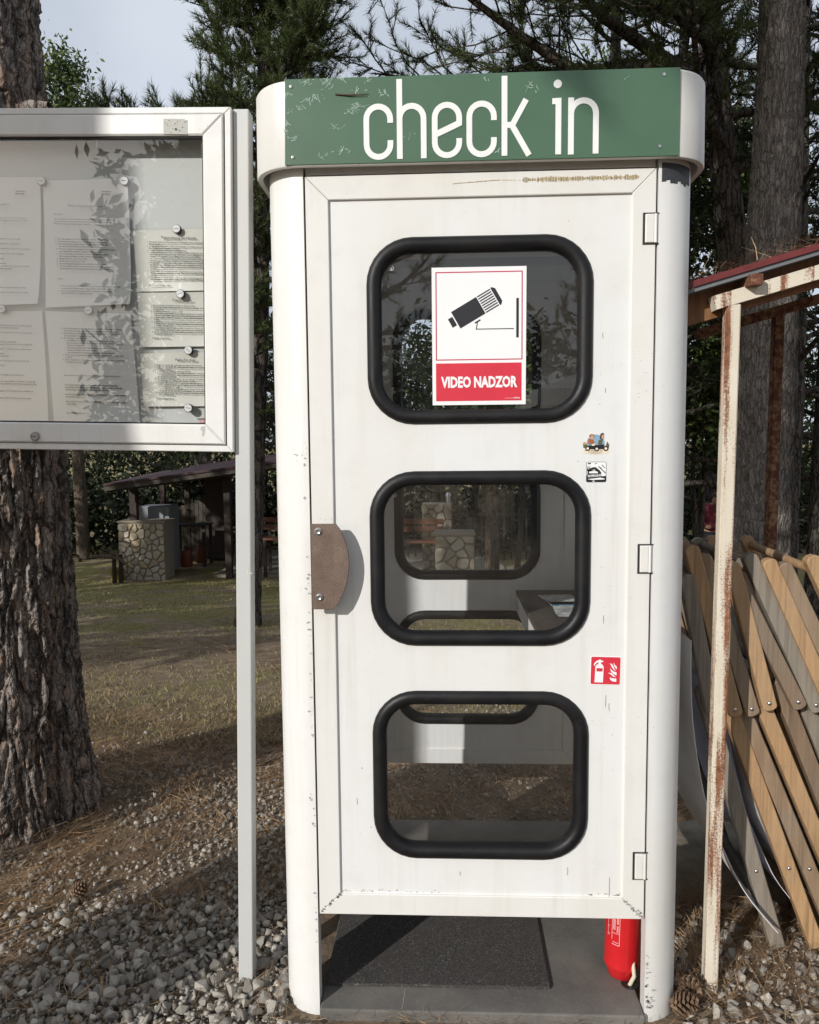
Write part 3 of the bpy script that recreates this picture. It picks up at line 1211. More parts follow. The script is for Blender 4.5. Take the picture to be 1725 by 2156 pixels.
letter(letter_c(-.266, -.198))
hx = -.183
letter([[(hx, 2.095), (hx, 2.271)], arc((hx - .128) / 2, 2.2115 - .0275, .0275, 180, 0, 12) + [(-.128, 2.095)]])
a, b, t_, s_ = bowl(-.109, -.040, 2.218, 2.094)
r = (b - a) / 2; cx = (a + b) / 2
ebowl = ([[(b, 2.1725), (b, t_ - r)] + arc(cx, t_ - r, r, 0, 180, 12) + arc(cx, s_ + r, r, 180, 360, 12) + [(b, s_ + r + .009)]])
mb = MB()
stroke(mb, ebowl[0], LW, YS - .0012, YS - .0001)
mb.prism([(a, 2.1386), (-.0402, 2.1659), (-.0402, 2.1807), (a, 2.1534)], YS - .00135, YS - .00012)
mb.build('letter', 'letter_white', sign)
letter(letter_c(-.030, .039))
letter([[(.0565, 2.096), (.0565, 2.271)], [(.060, 2.1635), (.0745, 2.1635), (.1055, 2.2185)], [(.0715, 2.166), (.1125, 2.0955)]])
mb = MB()
stroke(mb, [(.1785, 2.096), (.1785, 2.2195)], LW, YS - .0012, YS - .0001)
stroke(mb, [(.1645, 2.2125), (.1720, 2.2125)], LW, YS - .00135, YS - .0001)
mb.lathe([(.0093, YS - .0012), (.0093, YS - .0001)], 20, (.1765, 2.2500), axis='y')
mb.build('letter', 'letter_white', sign)
letter([[(.2070, 2.095), (.2070, 2.2195)], arc(.235, 2.2125 - .028, .028, 180, 0, 12) + [(.263, 2.0955)]])
for x, z in ((-.432, 2.262), (-.431, 2.105), (.414, 2.264), (.407, 2.108)):
    MB().lathe([(.0038, YS - .0002), (.0036, YS - .0018), (.0018, YS - .0020), (.0016, YS - .0008)], 12, (x, z), axis='y').build('screw', 'steel', sign, True)

# scratches in the paint of the sign: clusters of short strokes
rs = random.Random(11)
mb = MB()


def scr(x, z, ang, L, w, n=5, j=.0016):
    pts = []
    for i in range(n):
        t_ = i / (n - 1) - .5
        pts.append((x + math.cos(ang) * L * t_ + rs.gauss(0, j * .35), z + math.sin(ang) * L * t_ + .25 * L * (t_ * t_) + rs.gauss(0, j * .35)))
    stroke(mb, pts, w, YS - .0006, YS - .0001)


for (px, pz, n_, sp, a0) in ((-.330, 2.272, 16, .022, -.9), (-.345, 2.264, 9, .02, .35), (-.255, 2.272, 7, .013, -.9), (-.372, 2.238, 12, .014, -.8), (-.396, 2.230, 6, .011, 1.1),
                             (-.412, 2.214, 6, .01, -.9), (-.436, 2.207, 6, .009, .5), (-.220, 2.240, 10, .013, -.9), (-.282, 2.216, 15, .018, .2), (-.298, 2.206, 8, .016, -.7),
                             (-.330, 2.170, 7, .014, .4), (-.432, 2.150, 7, .014, .5), (-.447, 2.163, 5, .005, -.7), (-.318, 2.122, 8, .018, .6), (-.366, 2.104, 5, .008, -.7), (-.350, 2.110, 4, .008, -.9),
                             (-.440, 2.246, 5, .007, -.7), (-.445, 2.180, 4, .005, -.8), (-.395, 2.272, 9, .015, .3), (-.28, 2.245, 6, .02, .8), (.118, 2.252, 5, .012, -.2), (.123, 2.240, 5, .01, -.9), (.04, 2.108, 3, .006, .9), (.33, 2.255, 2, .02, .3), (.012, 2.268, 3, .012, -1.1), (-.155, 2.15, 3, .03, .3)):
    for i in range(n_):
        scr(px + rs.gauss(0, sp * .55), pz + max(-.012, min(.004, rs.gauss(0, sp * .28))), a0 + rs.gauss(0, .5), rs.uniform(.003, .019) if rs.random() < .6 else rs.uniform(.002, .006), rs.uniform(.0004, .0013))
tag(mb.build('scratch_marks', 'scratch_pale', sign), kind='stuff')
# two dead needles caught on the sign
mb = MB()
mb.tube([(-.330, YS - .002, 2.2418), (-.300, YS - .003, 2.2395), (-.253, YS - .002, 2.2405)], [.0016, .0012, .0005], 6)
mb.tube([(-.330, YS - .002, 2.2418), (-.295, YS - .004, 2.2375), (-.255, YS - .003, 2.2360)], [.0018, .0012, .0005], 6)
tag(mb.build('pine_needle', 'dry_twig'), 'pair of brown pine needles stuck on the green sign beside the letter c', 'pine needles')

# worn glue strip along the top of the door, tape on the right post
rs = random.Random(4)
mb = MB()
for i in range(150):
    x = .045 + .325 * i / 150 + rs.uniform(-.001, .001)
    if x < .10 and rs.random() < .62:
        continue
    z = 2.052 + rs.uniform(-.001, .001)
    h = rs.uniform(.003, .012) if x > .10 else rs.uniform(.001, .003)
    mb.box(x - .0010, x + .0010, -.0008, -.0002, z - h / 2, z + h / 2)
for i in range(26):
    x = -.06 + .11 * i / 26
    mb.box(x - .002, x + .002, -.0008, -.0002, 2.046 + .006 * i / 26 + rs.uniform(0, .001), 2.0475 + .006 * i / 26 + rs.uniform(0, .001))
mb.build('glue_strip', 'glue_tan', door)
mb = MB()
for i in range(9):
    a0 = R(4 + 6.0 * i)
    x = .4145 + .0993 * math.sin(a0); y = .0985 - .0993 * math.cos(a0)
    x2 = .4145 + .0993 * math.sin(a0 + R(6)); y2 = .0985 - .0993 * math.cos(a0 + R(6))
    lo = 2.040 + .004 * math.sin(i * 1.9)
    mb.add([(x, y, lo), (x2, y2, lo + .001), (x2, y2, 2.083), (x, y, 2.083)], [(0, 1, 2, 3)])
simple('tape_black', (.035, .037, .042), .6, var=.2, scale=150)
mb.build('tape_patch', 'tape_black', booth)

# hinges set into the door edge
for z in (1.935, 1.160, .386):
    mb = MB()
    mb.box(.3795, .3840, -.0018, -.0002, z - .036, z + .036)
    mb.box(.3840, .4165, -.0018, -.0002, z - .036, z - .033)
    mb.box(.3840, .4165, -.0018, -.0002, z + .033, z + .036)
    h = mb.build('hinge_gap', 'dark_metal', door)
    MB().bbox(.3845, .4050, -.006, .0, z - .0325, z + .0325, .002).build('hinge', 'frame_white', door)
    mb = MB().tube([(.4085, -.0025, z - .0325), (.4085, -.0025, z + .0325)], .0042, 12)
    mb.build('hinge_pin', 'frame_white', door, True)

# dark strips standing in for the shade in the gaps beside the door
MB().box(-.4155, -.4105, .012, .030, .25, 2.07).build('door_gap_shade', 'dark_metal', booth)
MB().box(.4105, .4155, .012, .030, .25, 2.07).build('door_gap_shade', 'dark_metal', booth)

# brown handle plate on stand-offs
hp = [(-.3990, 1.2520), (-.3390, 1.2520)] + [(-.3390 + .0355 * math.sin(PI * t_) ** .75 - .010 * t_, 1.2520 - .208 * t_) for t_ in [i / 16 for i in range(1, 16)]] + [(-.3515, 1.0440), (-.3990, 1.0440)]
hp = [(a - .007, b) for a, b in hp]
handle = MB().prism(hp, -.036, -.029, bev=.0008).build('handle_plate', 'handle_brown', door)
for z in (1.234, 1.074):
    mb = MB().lathe([(.0075, -.029), (.0075, .001)], 14, (-.3885, z), axis='y')
    mb.build('stand_off', 'dull_steel', handle, True)
    mb = MB().lathe([(.0098, -.0362), (.0098, -.0376), (.0070, -.0378), (.0066, -.0412), (.0050, -.0430), (.0022, -.0418)], 16, (-.3885, z), axis='y')
    mb.build('bolt', 'steel', handle, True, angle=30)

# chips at the foot of the door frame and post
rs = random.Random(9)
mb = MB()


def chip(x, z, s, y=-.0006):
    k = rs.randint(6, 9)
    ang = sorted(rs.uniform(0, 2 * PI) for _ in range(k))
    pts = [(x + math.cos(a) * s * rs.uniform(.5, 1.4), y, z + math.sin(a) * s * rs.uniform(.35, .9)) for a in ang]
    mb.add(pts, [tuple(range(k))])


for i in range(26):                       # along the lower left mitre
    t_ = rs.random()
    chip(-.405 + .052 * t_, .252 + .050 * t_ + rs.gauss(0, .003), rs.uniform(.002, .0055))
for i in range(22):
    t_ = rs.random()
    chip(.405 - .050 * t_, .252 + .050 * t_ + rs.gauss(0, .004), rs.uniform(.002, .0055))
for i in range(40):
    chip(-.35 + .25 * rs.random() ** 2.2, .3035 + rs.random() ** 3 * .006, rs.uniform(.001, .003), .0064)
for i in range(26):
    chip(.35 - .10 * rs.random() ** 2, .3035 + rs.random() ** 3 * .008, rs.uniform(.001, .003), .0064)
simple('bare_metal', (.36, .36, .36), .55, var=.2, scale=90)
tag(mb.build('paint_chips', 'bare_metal', door), kind='stuff')
mb = MB()
for i in range(44):                       # down the inner edge of the left post
    chip(-.4185 - rs.random() ** 2.5 * .014, rs.choice([.75, .9, 1.0, 1.12, 1.3, .32, .22, .55]) + rs.gauss(0, .035), rs.uniform(.0012, .005), -.0006)
for i in range(34):
    chip(.4190 + rs.random() ** 3 * .02, .01 + rs.random() ** 1.5 * .14, rs.uniform(.0015, .006), -.0006)
for i in range(10):
    chip(-.4185 - rs.random() * .03, 1.42 + rs.gauss(0, .02), rs.uniform(.001, .004), -.0006)
tag(mb.build('paint_chips', 'bare_metal', booth), kind='stuff')

# small dirt streaks on the panel
mb = MB()
for (x, z, L) in ((.293, 1.445, .03), (.302, 1.02, .02), (.31, .82, .03), (.318, .80, .02), (-.31, .55, .016), (.292, 1.70, .014), (.30, 1.57, .012), (-.05, .36, .01), (.22, .375, .02), (.325, .35, .05)):
    stroke(mb, [(x, z), (x + rs.gauss(0, .0004), z - L * .5), (x + rs.gauss(0, .0008), z - L)], .0008, .0063, .0068)
for i in range(46):
    x = rs.choice([rs.uniform(.23, .34), rs.uniform(-.34, .34)]); z = rs.uniform(.32, 2.0)
    if abs(x) < .275 and any(a - .01 < z < b + .01 for a, b in WIN):
        continue
    chip(x, z, rs.uniform(.0006, .0018), .0062)
tag(mb.build('dirt_marks', 'dark_metal', door), kind='stuff')

# concrete base slab and door mat
slab = MB().bbox(-.4125, .4125, -.018, .985, -.16, 0.0, .004).build('base_slab', 'concrete', booth)
mb = MB()
stroke(mb, [(-.196, .062), (-.197, .046), (-.195, .035), (-.199, .024), (-.1985, .010), (-.2020, -.012)], .0016, 0, 1)
cr = MB().add([(p[0], p[2], .0008 if p[1] == 0 else .0003) for p in mb.v], mb.f)
simple('crack_pale', (.34, .33, .32), .9)
cr.build('crack', 'crack_pale', slab)
mat = MB()
pl = [(-.4100, .066), (.186, .069), (.192, .640), (-.4060, .640)]
mat.prism(pl, .001, .0095, axis='z')
tag(mat.build('door_mat', 'mat_rubber'), 'dark speckled rubber mat on the concrete floor under the door', 'mat')

# counter inside the booth with leaflets
mb = MB().bbox(.178, .482, .22, .935, .893, .907, .002)
ct = mb.build('counter', 'counter_dark', booth)
MB().box(.180, .186, .24, .93, .83, .893).build('counter_edge', 'inner_white', booth)
for i, (x, y, a, nm, lab, w, l) in enumerate(((.315, .735, .15, 'brochure_cover', 'pale printed leaflet lying at the back of the booth counter', .12, .16),
                                              (.335, .640, .05, 'brochure_blue', 'glossy blue leaflet in the middle of the booth counter', .13, .11),
                                              (.345, .545, -.06, 'brochure_cover', 'stack of leaflets at the front of the booth counter', .15, .12))):
    t_ = thing('leaflet', lab, 'leaflet', (x, y, .908), 'leaflets on the counter in the booth', (0, 0, a))
    LOCAL.add(t_)
    for k in range(5 if i == 2 else 2):
        d = .003 * k
        mb = MB().box(-w / 2 + d * (-1) ** k, w / 2 + d * (-1) ** k, -l / 2 - d, l / 2 - d, .0012 + .0026 * k, .003 + .0026 * k)
        mb.build('sheet', nm if k else 'poster_white', t_)

# metal strip and bracket on the right wall inside
MB().box(.477, .480, .60, .612, 1.02, 1.16).build('wall_bracket', 'dark_metal', booth)
mb = MB().tube([(.466, .56, .77), (.466, .38, .52), (.462, .30, .42)], .008, 10)
mb.build('gas_strut', 'dark_metal', booth, True)
M = Matrix.Translation((.460, .42, .60))
MB().box(-.002, .0, -.03, .03, -.06, .06, M).build('label_strip', 'white_print', booth)

# fire extinguisher under the door, leaning in the corner
ext = thing('fire_extinguisher', 'red fire extinguisher standing inside the booth at the right post', 'extinguisher', (.389, .14, 0), None, (0, R(1.2), 0))
LOCAL.add(ext)
prof = [(.026, .004), (.033, .0015), (.036, .004), (.0405, .022), (.0445, .030), (.0465, .034), (.0475, .040), (.0462, .044), (.0465, .060), (.0465, .33), (.043, .36), (.030, .385), (.016, .395), (.016, .415)]
MB().lathe(prof, 40).build('cylinder', 'ext_red', ext, True, angle=50)
mb = MB().lathe([(.014, .410), (.017, .413), (.017, .44), (.010, .446)], 20)
mb.box(-.012, .055, -.008, .008, .452, .462); mb.box(-.012, .060, -.007, .007, .432, .439)
mb.build('valve', 'dark_metal', ext)
lab_v = MB()


def on_cyl(mb, a0, a1, z0, z1, r=.0470, n=6):
    vs = []
    for i in range(n + 1):
        a = R(a0 + (a1 - a0) * i / n)
        vs += [(r * math.cos(a), r * math.sin(a), z0), (r * math.cos(a), r * math.sin(a), z1)]
    mb.add(vs, [(2 * i, 2 * i + 2, 2 * i + 3, 2 * i + 1) for i in range(n)])


on_cyl(lab_v, 246, 247.4, .106, .30); on_cyl(lab_v, 220, 221.4, .119, .30); on_cyl(lab_v, 203, 204.5, .122, .30); on_cyl(lab_v, 221, 247, .1055, .107)
for k in range(5):
    on_cyl(lab_v, 224 + 1.9 * k, 224.9 + 1.9 * k, .147, .185 - .002 * k, n=1)
for k in range(3):
    on_cyl(lab_v, 237.5 + 2 * k, 238.6 + 2 * k, .141, .160, n=1); on_cyl(lab_v, 237.5 + 2 * k, 238.6 + 2 * k, .165, .182, n=1)
for k in range(4):
    on_cyl(lab_v, 224 + 5.2 * k, 228 + 5.2 * k, .112, .1135, n=1)
on_cyl(lab_v, 221, 246, .1375, .1385)
for k in range(6):
    on_cyl(lab_v, 205 + (k % 2), 212 - (k % 2), .128 + .022 * k, .1295 + .022 * k, n=2)
lab_v.build('label_print', 'pale_pink', ext)

# cable that goes into a hole in the slab
mb = MB().lathe([(.0225, .0004), (.0225, .0012), (.0205, .0012)], 20, (.402, .098))
tag(mb.build('cable_hole', 'dark_metal', slab) and thing('power_cable', 'cream cable running into a hole in the slab beside the extinguisher', 'cable', (.40, .098, 0)), None)
cab = [o for o in COL.objects if o.name.startswith('power_cable')][-1]
MB().tube([(.398, .096, -.01), (.404, .094, .006), (.412, .090, .028), (.4115, .105, .06), (.4085, .16, .14), (.408, .20, .25)], .0055, 10).build('sheath', 'cable_cream', cab, True)
mb = MB().tube([(.20, .52, .007), (.235, .50, .008), (.262, .49, .008), (.29, .51, .008), (.33, .56, .009), (.40, .60, .012)], .0065, 8)
tag(mb.build('floor_cable', 'cable_cream', None, True), 'loose cream cable lying on the booth floor behind the door', 'cable')
mb = MB()
mb.add([(.262, .455, .004), (.275, .44, .012), (.285, .452, .008), (.279, .468, .014), (.268, .47, .006)], [(0, 1, 2, 3, 4)])
tag(mb.build('fallen_leaf', 'dead_leaf'), 'small brown dead leaf on the booth floor by the cable', 'leaf')

# ------------------------------------------------------------------ poster and stickers
poster = thing('camera_warning_poster', 'white video surveillance poster with black camera and red band in the top door window', 'poster', (0, -.012, 1.53))
PY = .0135
MB().prism([(-.1120, 1.534), (.1115, 1.534), (.1125, 1.859), (-.1125, 1.859)], PY, .0155).build('sheet', 'poster_white', poster)
p0 = PY - .0004
mb = MB()
for (a, b, c_, d_) in ((-.1035, .1035, 1.846, 1.8485), (-.1035, .1035, 1.6405, 1.643), (-.1035, -.1010, 1.643, 1.846), (.1010, .1035, 1.643, 1.846)):
    mb.box(a, b, p0, PY - .0001, c_, d_)
mb.build('border_line', 'crimson_line', poster)
MB().box(-.1035, .1015, p0, PY - .0001, 1.5435, 1.6335).build('red_band', 'red_print', poster)
mb = MB()
put_text(mb, 'VIDEO NADZOR', -.0915, .0915, 1.5765, .0245, p0 - .0003, .042)
mb.build('lettering', 'white_print', poster)
mb = MB()
put_text(mb, 'proizvodi', .062, .081, 1.5485, .002, p0 - .0003, .0)
put_text(mb, 'pickup', .0835, .0975, 1.5485, .0036, p0 - .0003, .02)
mb.build('small_lettering', 'white_print', poster)
# camera drawing: built level, then turned
ca = R(30)


def cpt(a, b):
    return (-.020 + a * math.cos(ca) - b * math.sin(ca), 1.7555 + a * math.sin(ca) + b * math.cos(ca))


def cquad(mb, a0, a1, b0, b1):
    mb.prism([cpt(a0, b0), cpt(a1, b0), cpt(a1, b1), cpt(a0, b1)], p0, PY - .0001)


mb = MB()
cquad(mb, -.041, .028, -.0225, .0225)
cquad(mb, -.056, -.044, -.0115, .0115)
for k in range(8):
    cquad(mb, .030, .0655, -.0225 + .0060 * k, -.0225 + .0060 * k + .0030)
mb.prism([cpt(.0675, -.0235), cpt(.071, -.0235), cpt(.077, -.017), cpt(.077, .017), cpt(.071, .0235), cpt(.0675, .0235)], p0, PY - .0001)
cquad(mb, -.005, .010, -.0310, -.0275)
mb.box(.0885, .0945, p0, PY - .0001, 1.6925, 1.7850)
stroke(mb, [cpt(.0015, -.030), (-.0065, 1.7135), (.083, 1.7135)], .0021, p0, PY - .0001)
mb.build('camera_symbol', 'black_print', poster)

# fire extinguisher sticker
FX, FZ = .308, .882
st = thing('extinguisher_sticker', 'square red sticker with white extinguisher and flames on the door', 'sticker', (FX, .0065, FZ))
M = Matrix.Translation((FX, 0, FZ)) @ Matrix.Rotation(R(1.2), 4, 'Y')
mb = MB(); mb.prism(rrect(-.0375, .0375, -.0360, .0360, .004, 4), .0062, .0069, M); mb.build('sheet', 'white_print', st)
mb = MB(); mb.prism(rrect(-.0355, .0355, -.0342, .0342, .003, 4), .0058, .00615, M); mb.build('red_field', 'red_print', st)
mb = MB()
mb.prism([(-.0260, -.0295), (-.0055, -.0295), (-.0050, -.002), (-.0050, .0105), (-.0085, .0155), (-.0115, .017), (-.0115, .0215), (-.0065, .0215), (-.0065, .0250), (-.0115, .0250), (-.0115, .0275), (-.0170, .0275), (-.0175, .0255), (-.0215, .0250), (-.0265, .0200), (-.0285, .0170), (-.0285, .0120), (-.0265, .0120), (-.0255, .0155), (-.0215, .0195), (-.0180, .0205), (-.0180, .0165), (-.0220, .0145), (-.0250, .0105)], .0054, .00575, M)
for fl in ([(.0270, .0110), (.0270, .004), (.0225, .009), (.0195, .015), (.0195, .021), (.0225, .0145)],
           [(.0265, .0000), (.0200, .0030), (.0150, .0090), (.0125, .0150), (.0095, .0185), (.0150, .0175), (.0190, .0110), (.0220, .0040)],
           [(.0270, -.0035), (.0270, -.0110), (.0200, -.0085), (.0130, -.0010), (.0105, .0070), (.0150, .0020), (.0200, -.0015)],
           [(.0260, -.0150), (.0190, -.0145), (.0130, -.0090), (.0090, -.0065), (.0055, -.0060), (.0095, -.0050), (.0150, -.0055), (.0200, -.0110)],
           [(.0270, -.0270), (.0180, -.0265), (.0125, -.0225), (.0105, -.0160), (.0150, -.0180), (.0270, -.0195)]):
    mb.prism(fl, .0054, .00575, M)
mb.build('symbols', 'white_print', st)
mb = MB().box(-.0222, -.0075, .0050, .00535, -.0020, .0062, M); mb.build('label_mark', 'red_print', st)

# cartoon travel sticker (two riders on motorbikes over a banner)
TX, TZ = .279, 1.437
ts = thing('rider_sticker', 'colourful sticker of two motorbike riders above a small banner on the door', 'sticker', (TX, .0065, TZ))


def disc(mb, x, z, rx, rz, y, a0=0, a1=360, n=18):
    mb.prism([(TX + x + rx * math.cos(R(a0 + (a1 - a0) * i / n)), TZ + z + rz * math.sin(R(a0 + (a1 - a0) * i / n))) for i in range(n if a1 - a0 == 360 else n + 1)], y, .0069)


def blob(mat, polys, y, nm):
    mb = MB()
    for p in polys:
        if p[0] == 'd':
            disc(mb, *p[1:], y)
        else:
            mb.prism([(TX + a, TZ + b) for a, b in p], y, .0069)
    return mb.build(nm, mat, ts)


blob('sky_blue', [('d', -.001, .003, .0215, .0200)], .0066, 'sky_disc')
blob('cream', [[(-.031, -.0130), (.0310, -.0125), (.0310, -.0205), (.018, -.0235), (0, -.0245), (-.018, -.0235), (-.031, -.0215)]], .0063, 'banner')
blob('olive', [[(-.031, -.001), (-.022, 0), (-.018, -.009), (-.030, -.009)], [(.006, .009), (.016, .012), (.014, -.001), (.004, -.001)], [(.026, .006), (.031, -.002), (.030, -.011), (.022, -.008)], [(-.018, -.002), (-.012, -.002), (-.013, -.011), (-.017, -.011)]], .0060, 'bags')
blob('tan', [('d', -.0275, .0015, .004, .0035)], .0057, 'bedroll')
blob('orange_brown', [[(-.019, .012), (-.009, .013), (-.003, .003), (-.009, .0), (-.019, .001)], ('d', -.0105, .0195, .0062, .0042)], .0057, 'jacket')
blob('skin', [('d', -.0095, .0160, .0038, .0052), ('d', .0150, .0175, .0035, .0048)], .0054, 'face')
blob('hair_brown', [[(.0090, .012), (.0085, .018), (.0115, .0255), (.0165, .0265), (.0185, .022), (.0140, .022), (.0120, .017), (.0125, .011)]], .0052, 'hair')
blob('black_print', [('d', -.020, -.0105, .0058, .0056), ('d', .0015, -.0115, .0060, .0058), ('d', .0230, -.0110, .0062, .0062), [(-.018, -.004), (.020, -.001), (.016, -.012), (-.014, -.012)]], .0055, 'motorbike')
blob('cream', [('d', -.020, -.0105, .0030, .0030), ('d', .0015, -.0115, .0031, .0030), ('d', .0230, -.0110, .0032, .0032), [(-.0085, .000), (-.002, .002), (-.004, -.004), (-.010, -.004)]], .0050, 'wheel_hub')
mb = MB()
put_text(mb, 'THE EPIC ADVENTURE OF', TX - .0275, TX + .0130, TZ - .0165, .0024, .0058)
put_text(mb, 'A FATHER AND SON', TX - .0185, TX + .0135, TZ - .0205, .0024, .0058)
put_text(mb, 'FROM ITALY TO NEPAL', TX - .013, TX + .010, TZ - .0236, .0015, .0058)
mb.build('lettering', 'black_print', ts)

# black and white travel sticker
BX, BZ = .280, 1.370
bs = thing('van_sticker', 'small black and white sticker with lettering and a car below the rider sticker', 'sticker', (BX, .0065, BZ))
MB().prism([(BX + a, BZ + b) for a, b in rrect(-.0240, .0240, -.0245, .0245, .004, 4)], .0063, .0069).build('sheet', 'black_print', bs)
MB().prism([(BX + a, BZ + b) for a, b in rrect(-.0230, .0230, -.0100, .0235, .003, 4)], .0060, .00625).build('picture_field', 'white_print', bs)
mb = MB()
for p in ([(-.0225, .002), (-.020, .017), (-.0175, .004), (-.0150, .016), (-.013, .002)], [(-.022, -.009), (-.020, .004), (-.010, .011), (-.002, .012), (.008, .004), (.012, -.002), (.012, -.009)],
          [(-.020, .019), (-.013, .019), (-.013, .022), (-.020, .022)], [(.004, .013), (.022, -.004), (.022, -.001), (.006, .014)], [(.009, .009), (.013, .0085), (.011, .012)], [(-.004, .019), (.002, .0195), (-.001, .022)], [(.013, .016), (.021, .008), (.021, .010), (.014, .018)]):
    mb.prism([(BX + a, BZ + b) for a, b in p], .0057, .00595)
mb.build('landscape', 'black_print', bs)
mb = MB()
for p in ([(-.017, .001), (-.003, .003), (.004, .000), (.004, -.003), (-.017, -.003)], [(-.012, .004), (-.004, .006), (-.002, .004)], [(-.021, -.017), (.010, -.0135), (.020, -.016), (.020, -.018), (-.010, -.019)], [(-.010, -.023), (-.006, -.020), (-.003, -.023)]):
    mb.prism([(BX + a, BZ + b) for a, b in p], .0053, .0056)
put_text(mb, 'BUMBALKAN', BX - .019, BX + .013, BZ - .0125, .0058, .0050, .02, .08)
mb.build('lettering', 'white_print', bs)

# round maker marks etched on the glass
mb = MB()
for (x, z) in ((-.2085, 1.860), (-.2085, 1.318)):
    c = arc(x, z, .0055, 0, 360, 18)
    stroke(mb, c, .0011, .0145, .0150)
    mb.box(x - .0012, x + .0012, .0145, .0150, z - .0035, z + .0035)
mb.build('glass_mark', 'web_grey', door)

# ================================================================== NOTICE BOARD
CAM = mw.translation.copy()


def at(u, v, Y):
    """measured point of the photograph on the upright plane at depth Y"""
    d = fw + rt2 * ((u - 862.5) / 1600) + up2 * ((1078 - v) / 1600)
    return CAM + d * ((Y - CAM.y) / d.y)


board = thing('notice_board', 'white framed glass notice case on a metal post left of the booth', 'notice board', (-.634, .10, -.03), None, (0, .0225, 0))
LOCAL.add(board)
MB().bbox(-.0195, .0195, -.004, .041, -.25, 2.302, .003).build('post', 'post_grey', board)
MB().bbox(-1.499, -1.460, -.004, .041, -.25, 2.302, .003).build('post', 'post_grey', board)
x0, x1, z0, z1 = -1.458, -.0205, 1.4555, 2.300


def frame_ring(mb, x0, x1, z0, z1, w, y0, y1, bev):
    for poly in (((x0, z0), (x1, z0), (x1 - w, z0 + w), (x0 + w, z0 + w)), ((x0, z1), (x0 + w, z1 - w), (x1 - w, z1 - w), (x1, z1)),
                 ((x0, z0), (x0 + w, z0 + w), (x0 + w, z1 - w), (x0, z1)), ((x1, z0), (x1, z1), (x1 - w, z1 - w), (x1 - w, z0 + w))):
        pl = list(poly)
        ar = sum(pl[i][0] * pl[(i + 1) % 4][1] - pl[(i + 1) % 4][0] * pl[i][1] for i in range(4))
        if ar < 0:
            pl = pl[::-1]
        yield pl


for pl in frame_ring(None, x0, x1, z0, z1, .016, 0, 0, 0):
    MB().prism(inset(pl, .0003), -.020, .045, bev=.002).build('case_rim', 'board_white', board)
for pl in frame_ring(None, x0 + .0185, x1 - .0185, z0 + .0185, z1 - .0185, .051, 0, 0, 0):
    MB().prism(inset(pl, .0003), -.026, .0, bev=.004).build('door_frame', 'board_white', board)
w = .0695
gx0, gx1, gz0, gz1 = x0 + w, x1 - w, z0 + w, z1 - w
for (a, b, c_, d_) in ((gx0 - .002, gx1 + .002, gz0 - .002, gz0 + .0035), (gx0 - .002, gx1 + .002, gz1 - .0035, gz1 + .002), (gx0 - .002, gx0 + .0035, gz0 + .0036, gz1 - .0036), (gx1 - .0035, gx1 + .002, gz0 + .0036, gz1 - .0036)):
    MB().box(a, b, -.018, -.006, c_, d_).build('glass_seal', 'rubber', board)
MB().box(gx0 - .001, gx1 + .001, -.0135, -.0095, gz0 - .001, gz1 + .001).build('glass_pane', 'board_glass', board)
MB().box(x0 + .015, x1 - .015, .036, .044, z0 + .015, z1 - .015).build('back_plate', 'board_back', board)
lock = at(74, 919, .073)
il = wmat(board).inverted() @ lock
MB().lathe([(.0115, -.0265), (.0115, -.031), (.0105, -.033), (.0075, -.0335), (.0072, -.0315), (.0060, -.0315)], 24, (il.x, il.z), axis='y').build('lock', 'dull_steel', board, True, angle=30)
MB().box(il.x - .0040, il.x + .0040, -.0325, -.0320, il.z - .0010, il.z + .0010).build('keyhole', 'dark_metal', board)
tp = wmat(board).inverted() @ at(369.5, 266, .073)
mb = MB().prism([(tp.x - .030, tp.z - .0175), (tp.x + .0295, tp.z - .0182), (tp.x + .0300, tp.z + .0155), (tp.x + .0245, tp.z + .0150), (tp.x + .022, tp.z + .0180), (tp.x - .0298, tp.z + .0185)], -.0266, -.0262)
mb.build('tape_square', 'tape_grey', board)
rs = random.Random(3)
mb = MB()
for i in range(22):
    a, b = tp.x + rs.uniform(-.028, .028), tp.z + rs.uniform(-.016, .015)
    q = rs.uniform(.0004, .0011)
    mb.box(a - q, a + q, -.0269, -.0267, b - q, b + q)
mb.lathe([(.0030, -.0272), (.0030, -.0267)], 10, (tp.x + .001, tp.z - .0065), axis='y')
mb.build('tape_specks', 'black_print', board)
lm = wmat(board).inverted() @ at(524, 1201, .096)
MB().add([(lm.x - .005, -.0046, lm.z + .009), (lm.x - .0025, -.0046, lm.z + .009), (lm.x - .002, -.0046, lm.z - .006), (lm.x + .009, -.0046, lm.z - .006), (lm.x + .009, -.0046, lm.z - .0085), (lm.x - .005, -.0046, lm.z - .0085)], [(0, 1, 2, 5), (2, 3, 4, 5)]).build('tape_scrap', 'cable_cream', board)
sc = wmat(board).inverted() @ at(427, 908, .073)
mb = MB().prism([(sc.x - .004, sc.z + .012), (sc.x + .005, sc.z + .013), (sc.x + .006, sc.z + .004), (sc.x + .002, sc.z - .013), (sc.x - .002, sc.z - .012), (sc.x - .001, sc.z), (sc.x - .006, sc.z + .004)], -.0265, -.0262)
mb.build('glue_mark', 'tape_grey', board)

# papers behind the glass
PYB = .128


